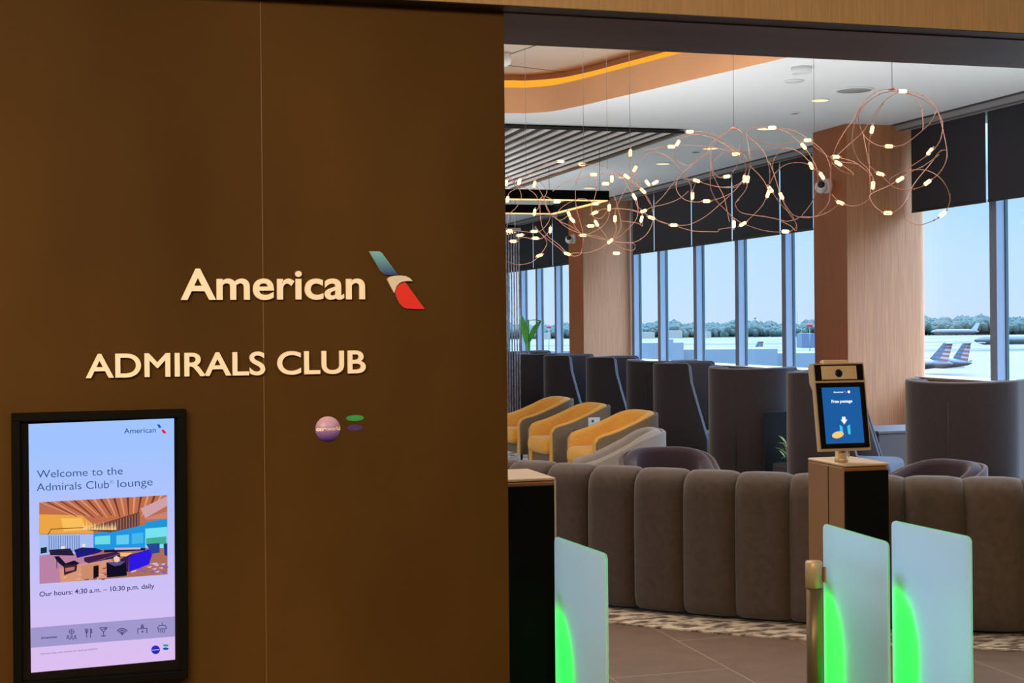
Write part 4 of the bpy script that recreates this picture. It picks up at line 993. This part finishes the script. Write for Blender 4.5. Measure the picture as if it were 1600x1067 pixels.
icon(253.2, 981.5, [[(0, -8), (0, -4.5)], [(-6.6, -1), (-4.5, -4), (4.5, -4.6), (6.6, -1.8), (6.6, 0.6), (-6.6, 1.2), (-6.6, -1)]] + [[(x, 2.6), (x, 6.4)] for x in (-5, -2, 1, 4)], 'icon_shower')
# the picture on the screen
PC = vcol_mat('picture')
def picture():
    mb = MB(); i_ = mb.mi(PC); lay = mb.bm.loops.layers.float_color.new('pic'); N = [0]
    def P(x, y): return (50 + x * 0.14993, 760 + y * 0.14993)
    def q(pts, c):
        N[0] += 1
        f = mb.bm.faces.new([mb.bm.verts.new(sp(*P(x, y), 0.0012 + N[0] * 0.000006)) for x, y in pts])
        f.material_index = i_
        for l in f.loops: l[lay] = (*srgb(*c), 1)
    q([(75, 165), (1410, 90), (1412, 915), (78, 1015)], (170, 110, 90))
    q([(75, 165), (1410, 90), (1410, 330), (640, 480), (75, 490)], (190, 110, 75))
    q([(75, 290), (520, 300), (640, 400), (640, 490), (78, 495)], (235, 165, 70)); q([(300, 330), (520, 330), (560, 450), (330, 470)], (250, 190, 90))
    for k in range(19):
        x0 = 75 + k * 70; x1 = 420 + k * 45
        y = lambda x: 165 - (x - 75) * 0.056
        q([(x0, y(x0)), (x0 + 24, y(x0 + 24)), (x1 + 8, 300 + (k % 3) * 12), (x1, 304 + (k % 3) * 12)], (110, 55, 45) if k % 2 else (225, 150, 120))
    q([(1130, 230), (1410, 100), (1410, 200), (1180, 330)], (205, 160, 170)); q([(1180, 330), (1410, 260), (1410, 335), (1185, 345)], (200, 130, 120)); q([(1180, 370), (1410, 335), (1410, 440), (1180, 470)], (30, 150, 215)); q([(1180, 440), (1410, 420), (1410, 640), (1180, 640)], (120, 225, 240)); q([(1190, 540), (1400, 520), (1400, 600), (1190, 600)], (70, 170, 150))
    q([(75, 500), (640, 495), (640, 690), (78, 720)], (165, 190, 240)); q([(640, 490), (1180, 400), (1180, 640), (640, 660)], (35, 150, 225)); q([(655, 520), (815, 510), (815, 600), (655, 605)], (110, 220, 225)); q([(880, 510), (1010, 500), (1010, 600), (880, 605)], (100, 205, 240)); q([(1040, 490), (1160, 480), (1160, 590), (1040, 600)], (70, 180, 235))
    for k in range(14): q([(175 + k * 24, 510), (183 + k * 24, 510), (183 + k * 24, 680), (175 + k * 24, 680)], (90, 110, 170))
    q([(530, 450), (1120, 265), (1120, 410), (815, 480)], (110, 65, 60))
    for k in range(20): q([(815 + k * 15, 370 - k * 4.6), (823 + k * 15, 368 - k * 4.6), (823 + k * 15, 460 - k * 2.6), (815 + k * 15, 470 - k * 2.6)], (165, 115, 90) if k % 2 else (85, 50, 60))
    for k in range(22):
        x = 530 + k * 16; q([(x, 450), (x + 7, 380 + 18 * math.sin(k * 2.3)), (x + 14, 455)], (250, 215, 150))
    for s in ([(200, 440), (420, 430), (420, 437), (200, 447)], [(160, 500), (200, 440), (205, 445), (168, 503)], [(420, 430), (540, 425), (540, 432), (420, 437)]): q(s, (70, 50, 40))
    q([(78, 720), (330, 690), (660, 720), (980, 930), (300, 1000), (78, 1015)], (185, 130, 165)); q([(280, 860), (800, 740), (1000, 930), (300, 1000)], (215, 150, 120))
    random.seed(3)
    for k in range(26):
        x, y = random.uniform(1000, 1380), random.uniform(800, 900); q([(x, y), (x + 60, y - 12), (x + 40, y + 10)], (220, 185, 235) if k % 2 else (120, 90, 190))
        x, y = random.uniform(300, 780), random.uniform(850, 970); q([(x, y), (x + 60, y - 14), (x + 40, y + 8)], (235, 175, 140) if k % 2 else (140, 80, 70))
    q([(440, 660), (520, 635), (660, 640), (740, 670), (700, 690), (470, 745)], (30, 28, 120)); q([(540, 740), (880, 680), (920, 700), (590, 800), (545, 780)], (60, 30, 70)); q([(590, 800), (920, 705), (920, 735), (600, 798)], (40, 30, 110)); q([(750, 660), (1180, 640), (1180, 665), (750, 690)], (25, 25, 60)); q([(860, 640), (1130, 635), (1130, 655), (860, 660)], (205, 175, 210))
    q([(1010, 740), (1100, 690), (1245, 645), (1250, 720), (1220, 810), (1010, 893)], (45, 25, 225)); q([(980, 720), (1100, 690), (1010, 740), (1005, 890), (930, 880), (920, 760)], (60, 28, 90))
    q([(920, 690), (1050, 690), (980, 730), (920, 725)], (240, 190, 120)); q([(1190, 600), (1330, 590), (1330, 690), (1250, 700)], (40, 70, 150)); q([(1370, 600), (1410, 590), (1410, 730), (1380, 710)], (30, 60, 130))
    q([(230, 730), (280, 725), (350, 800), (440, 770), (495, 800), (470, 815), (330, 840), (270, 790)], (22, 20, 40)); q([(255, 760), (262, 760), (262, 850), (255, 850)], (40, 25, 40)); q([(330, 820), (470, 810), (465, 880), (335, 925)], (60, 32, 50)); q([(345, 850), (445, 835), (440, 870), (350, 890)], (180, 115, 110))
    q([(510, 830), (690, 800), (690, 820), (640, 960), (515, 965)], (205, 140, 105)); q([(640, 830), (695, 820), (695, 940), (640, 960)], (25, 15, 25)); q([(775, 790), (975, 780), (990, 930), (780, 950)], (18, 14, 35)); q([(775, 790), (975, 780), (920, 820), (860, 830)], (90, 80, 130))
    q([(850, 740), (880, 722), (910, 740), (914, 770), (890, 790), (860, 785)], (235, 205, 180)); q([(300, 625), (345, 620), (345, 655), (300, 660)], (240, 225, 215)); q([(520, 600), (555, 598), (555, 630), (520, 632)], (240, 225, 215)); q([(90, 640), (155, 630), (155, 690), (90, 700)], (20, 45, 60)); q([(180, 660), (400, 645), (440, 720), (190, 715)], (40, 28, 60))
    bmesh.ops.transform(mb.bm, matrix=iv, verts=mb.bm.verts[:])
    me = bpy.data.meshes.new('picture'); mb.bm.to_mesh(me); mb.bm.free(); me.materials.append(PC); o = bpy.data.objects.new('picture', me); COL.objects.link(o); o.parent = scr; return o
picture()
# ------------------------------------------------------------------ wire chandeliers
def bulb_mesh():
    mb = MB(); L, r = 0.024, 0.0105
    mb.lathe([(0.001, -L), (r * 0.6, -L + 0.001), (r, -L + 0.006), (r, L - 0.006), (r * 0.6, L - 0.001), (0.001, L)], bulb_m, 12)
    for s in (-1, 1): mb.lathe([(0.0045, s * (L + 0.0005)), (0.0045, s * (L + 0.012))], copper, 8)
    o = mb.build('bulb'); me = o.data; bpy.data.objects.remove(o); return me
BM = bulb_mesh()
def depth(px): return 8.2 + (1395 - px) * 0.0042
rnd = random.Random(21)
def chandelier(label, org, sc, cable_px, strands, bulbs):
    toP = lambda x, y: (org[0] + x * sc, org[1] + y * sc)
    c0 = at_d(cable_px[0], cable_px[1], depth(cable_px[0]))
    t = thing('wire_chandelier', label, 'chandelier', c0, 0, 'copper wire chandeliers')
    topz = CEIL + 0.378
    mb = MB(); mb.tube([(0, 0, 0), (0, 0, topz - c0.z)], 0.0017, cable_m, 5); mb.build('cable', t)
    mb = MB(); mb.lathe([(0.001, 0), (0.05, 0), (0.05, 0.02), (0.001, 0.02)], white_plastic, 20, Matrix.Translation((0, 0, topz - c0.z - 0.021))); mb.build('ceiling_rose', t)
    mb = MB(); mb.lathe([(0.001, -0.006), (0.022, -0.004), (0.022, 0.004), (0.004, 0.012)], copper, 14); mb.build('hub', t)
    for s in strands:
        ph = rnd.uniform(0, 6.28); am = rnd.uniform(0.12, 0.34); fr = rnd.uniform(0.5, 1.0)
        ln = 0; P = []
        for k, (x, y) in enumerate(s):
            if k: ln += math.hypot(x - s[k - 1][0], y - s[k - 1][1]) / 300
            px, py = toP(x, y); P.append(at_d(px, py, depth(px) + am * math.sin(ph + ln * fr * 2)) - c0)
        C = catmull(P, 5)
        mb = MB(); mb.tube(C, 0.0023, copper, 5)
        for k in range(6, len(C) - 4, 13):     # little crimp sleeves along the wire
            mb.tube([C[k], C[k].lerp(C[k + 1], 0.35)], 0.0042, copper, 6)
        mb.build('wire', t)
    for (x, y, a) in bulbs:
        px, py = toP(x, y); d = depth(px) + rnd.uniform(-0.2, 0.2); p = at_d(px, py, d) - c0
        a = math.radians(a); v = (RC * math.cos(a) + UC * math.sin(a) + FW * rnd.uniform(-0.35, 0.35)).normalized()
        o = bpy.data.objects.new('bulb', BM); COL.objects.link(o); o.parent = t; o.location = p; o.rotation_euler = v.to_track_quat('Z', 'Y').to_euler()
    return t
A = [[(550, 45), (440, 60), (330, 150), (250, 290), (190, 370), (120, 500), (90, 620), (82, 760), (75, 900), (0, 990)],
     [(590, 62), (480, 75), (380, 130), (310, 190), (265, 310), (250, 440), (290, 570), (360, 640), (405, 710), (408, 770)],
     [(600, 65), (500, 130), (430, 260), (395, 370), (375, 480), (380, 640), (390, 840)],
     [(640, 65), (760, 160), (785, 280), (785, 355)],
     [(885, 215), (850, 290), (785, 355), (750, 385), (640, 465), (530, 480), (430, 465), (340, 395), (300, 290), (310, 210), (380, 130)],
     [(670, 62), (760, 80), (850, 140), (910, 240), (935, 310), (920, 420), (870, 500), (800, 560), (640, 665), (545, 720), (540, 770), (640, 808), (760, 790), (830, 745), (910, 680), (960, 590), (965, 500), (930, 330), (880, 190), (760, 110), (640, 70)],
     [(125, 557), (230, 460), (330, 370), (400, 260), (500, 130), (600, 65)],
     [(330, 370), (360, 520), (380, 620), (460, 690), (530, 760)],
     [(125, 557), (250, 590), (330, 640), (405, 710)],
     [(90, 570), (150, 605), (245, 670), (250, 695), (160, 660), (95, 600)],
     [(910, 540), (800, 620), (720, 660), (610, 720), (540, 770), (400, 835), (385, 870), (415, 925), (470, 970), (520, 985), (580, 970), (650, 900), (720, 760), (850, 600), (910, 520), (955, 505)],
     [(640, 665), (780, 655), (880, 690), (950, 760), (990, 860), (970, 950), (920, 1010), (800, 1065), (720, 1065), (650, 1010), (640, 930), (670, 880)],
     [(95, 840), (160, 905), (260, 930), (350, 900), (400, 835)]]
Ab = [(633, 60, 0), (400, 352, 75), (528, 478, 0), (838, 518, 50), (612, 728, 32), (462, 687, -15), (820, 752, 35), (408, 773, 88), (520, 983, 0), (125, 557, 0), (145, 607, -35), (935, 990, 40), (160, 905, -20), (20, 702, -55)]
B = [[(92, 118), (20, 160), (-60, 200), (-150, 300)], [(92, 118), (150, 135), (167, 180), (150, 260), (130, 370), (118, 450), (80, 500)],
     [(430, 110), (300, 108), (225, 130), (210, 180), (290, 245), (360, 330), (400, 440), (408, 560), (385, 680), (350, 780), (260, 880), (180, 955)],
     [(430, 110), (560, 150), (700, 270), (780, 380), (825, 490), (825, 620), (780, 760), (690, 880)],
     [(430, 110), (600, 130), (740, 205), (870, 310), (930, 420), (945, 540), (935, 680), (920, 770), (840, 870), (750, 900), (640, 885), (540, 820), (440, 690), (410, 640)],
     [(210, 180), (330, 240), (440, 255), (540, 250), (740, 220)], [(0, 310), (150, 320), (290, 312), (420, 295), (560, 290), (660, 320), (740, 390), (775, 445)],
     [(435, 480), (440, 400), (500, 320), (580, 292), (660, 320)], [(410, 600), (450, 520), (500, 465), (560, 430), (650, 415), (740, 430), (840, 500), (865, 530)],
     [(400, 400), (440, 500), (490, 660), (530, 760), (600, 870), (645, 970), (635, 1012), (590, 970), (510, 930)], [(230, 440), (330, 540), (380, 620), (390, 690)],
     [(180, 955), (350, 1010), (500, 1025), (600, 1010), (645, 960), (570, 850), (510, 720)], [(140, 740), (105, 780), (150, 850), (260, 875), (370, 890), (480, 912), (560, 930), (650, 910)],
     [(0, 630), (100, 620), (170, 570), (200, 480), (180, 400), (110, 340), (0, 240)], [(120, 750), (200, 650), (215, 560), (235, 440), (230, 330), (205, 190)],
     [(1030, 770), (920, 850), (800, 890), (690, 890), (640, 910)], [(740, 220), (870, 330), (1000, 400), (1130, 420), (1180, 430)]]
Bb = [(430, 110, 0), (740, 220, 0), (705, 272, -50), (770, 443, -65), (865, 530, -60), (185, 558, 85), (215, 562, 85), (415, 650, -50), (393, 690, 70), (510, 708, -60), (172, 955, 30), (545, 1020, 0)]
Cc = [[(663, 88), (800, 95), (920, 140), (1030, 220), (1130, 290), (1170, 350)], [(555, 190), (575, 160), (640, 125), (730, 112), (860, 145), (980, 210), (1040, 245), (1065, 285)],
     [(250, 255), (380, 230), (500, 218), (640, 208), (800, 218), (900, 232), (1030, 265), (1179, 265)],
     [(525, 230), (525, 300), (560, 350), (640, 382), (720, 350), (790, 300), (840, 250), (880, 190), (960, 110), (1045, 62), (1100, 80), (1120, 125), (1090, 280)],
     [(180, 415), (220, 340), (290, 280), (370, 270), (470, 310), (560, 400), (640, 500), (670, 570), (685, 650)],
     [(820, 250), (720, 350), (600, 450), (545, 530), (550, 610), (610, 680), (700, 705), (800, 698), (900, 680), (1000, 640), (1060, 600), (1130, 510)],
     [(850, 250), (845, 380), (840, 500), (850, 600), (900, 700), (960, 760), (1030, 830), (1128, 900)], [(980, 260), (880, 330), (850, 410), (900, 540), (960, 660), (990, 790), (1010, 880)],
     [(600, 500), (720, 518), (800, 545), (900, 570), (1000, 580), (1080, 570), (1140, 510)], [(720, 518), (690, 600), (685, 650)], [(985, 482), (920, 490), (870, 440), (850, 390)],
     [(520, 908), (600, 910), (680, 895), (800, 830), (920, 730), (1020, 640)], [(325, 843), (420, 885), (520, 908), (600, 935), (700, 960), (830, 965), (910, 965), (920, 945), (1045, 925)],
     [(360, 720), (430, 650), (500, 560), (540, 510)], [(108, 482), (200, 560), (260, 620), (310, 700), (340, 800), (330, 900), (270, 1000), (160, 1060), (0, 1050)],
     [(175, 660), (200, 740), (255, 785), (325, 843), (480, 900)], [(255, 785), (330, 750), (440, 725), (560, 680), (650, 610)], [(0, 760), (130, 770), (250, 800), (325, 843)],
     [(0, 420), (60, 480), (150, 620), (200, 700), (195, 850), (80, 980), (0, 1030)], [(238, 855), (245, 915), (200, 890), (60, 870)], [(140, 275), (135, 440), (165, 500), (250, 607)], [(180, 415), (200, 480), (250, 607), (310, 720)]]
Cb = [(663, 88, 0), (555, 190, 60), (500, 220, 0), (1065, 285, 0), (720, 518, -15), (685, 650, 90), (808, 698, 0), (985, 482, 10), (520, 908, 0), (1048, 900, 88), (180, 415, 60), (108, 482, -35), (290, 537, -50), (358, 535, 30), (250, 607, -40), (175, 660, -60), (255, 785, 20), (238, 855, 80), (325, 843, -20), (140, 275, 88)]
D = [[(510, 125), (400, 140), (300, 190), (220, 250), (148, 303)], [(698, 150), (600, 180), (500, 215), (330, 260), (150, 330)],
     [(698, 152), (690, 210), (650, 300), (640, 400), (650, 540), (690, 680), (710, 780), (700, 880), (680, 940), (620, 955), (570, 935)], [(720, 150), (850, 160), (950, 190), (1050, 250), (1150, 330), (1207, 360)],
     [(440, 385), (560, 310), (650, 290), (790, 245), (900, 235), (1000, 245), (1090, 260)], [(800, 245), (830, 330), (810, 440), (780, 540), (800, 610), (870, 620), (930, 540)],
     [(905, 320), (980, 430), (1020, 560), (1040, 700), (980, 800), (945, 828)], [(937, 530), (930, 620), (870, 700), (780, 750), (710, 770), (640, 700), (590, 590)],
     [(1165, 185), (1130, 300), (1160, 440), (1190, 540)], [(810, 575), (870, 545), (1000, 540), (1120, 550), (1207, 580)], [(825, 667), (880, 740), (945, 825), (1040, 880), (1130, 905), (1165, 880), (1140, 840), (1000, 830), (710, 770)],
     [(945, 825), (850, 890), (740, 925), (640, 925), (570, 935), (480, 870), (400, 810), (320, 740), (290, 690)], [(40, 240), (100, 300), (150, 370), (165, 450), (120, 530), (60, 590), (40, 700)],
     [(40, 260), (130, 330), (230, 370), (300, 430), (320, 520), (282, 570)], [(45, 460), (60, 400), (120, 360), (148, 303)], [(282, 325), (340, 400), (380, 500), (420, 600), (380, 690), (300, 750), (200, 740), (100, 730), (62, 735)],
     [(480, 480), (350, 430), (330, 560), (350, 700), (400, 780), (500, 860), (570, 935)], [(420, 725), (360, 790), (290, 810), (180, 790), (95, 825)], [(325, 950), (370, 890), (390, 830), (340, 760), (280, 700)],
     [(40, 1000), (130, 1030), (250, 1010), (325, 950)], [(585, 590), (500, 640), (400, 560), (370, 450), (390, 380), (330, 300)], [(450, 600), (560, 700), (700, 760), (830, 780), (945, 825)], [(1100, 330), (1050, 420), (1000, 530), (985, 620), (1000, 720), (960, 820)],
     [(810, 495), (700, 450), (560, 500), (480, 580), (490, 640), (612, 700), (708, 772)]]
Db = [(510, 125, 0), (698, 150, 0), (800, 240, 0), (905, 320, 0), (960, 278, 88), (35, 315, 88), (148, 303, 70), (282, 325, 80), (45, 457, 80), (480, 477, 0), (815, 495, 0), (937, 530, 88), (988, 627, 88), (282, 570, 80), (585, 590, -70), (612, 637, -45), (810, 575, 20), (825, 667, -60), (775, 690, 0), (708, 772, 0), (945, 825, 40), (1000, 930, 0), (570, 935, -20), (325, 950, 20), (420, 725, 85), (280, 738, 0), (290, 798, 0), (62, 735, 0), (155, 772, 10), (95, 825, 0)]
chandelier('tangled copper wire chandelier hanging before the near column, rightmost of the row', (1280, 130), 0.2063, (1394, 139.5), A, Ab)
chandelier('copper wire chandelier of looping strands left of the near column and camera', (1130, 180), 0.1781, (1146.5, 201), B, Bb)
chandelier('copper wire chandelier before the tip of the slatted ceiling and the dark blinds', (960, 190), 0.1781, (984.5, 239), Cc, Cb)
chandelier('copper wire chandelier in front of the rectangular light frame, leftmost of the row', (785, 230), 0.1781, (912, 257), D, Db)
def spare_cable(px, py, label):
    c = at_d(px, py, depth(px)); mb = MB(); mb.tube([c, (c.x, c.y, CEIL + 0.377)], 0.0012, cable_m, 5)
    o = mb.build('support_cable'); tag(o, label, 'cable', None)
spare_cable(1272.5, 219, 'thin grey support cable hanging just left of the near column')
spare_cable(949, 265, 'thin grey support cable right of the leftmost chandelier cable')
spare_cable(822, 274, 'thin grey support cable nearest the sign wall edge')
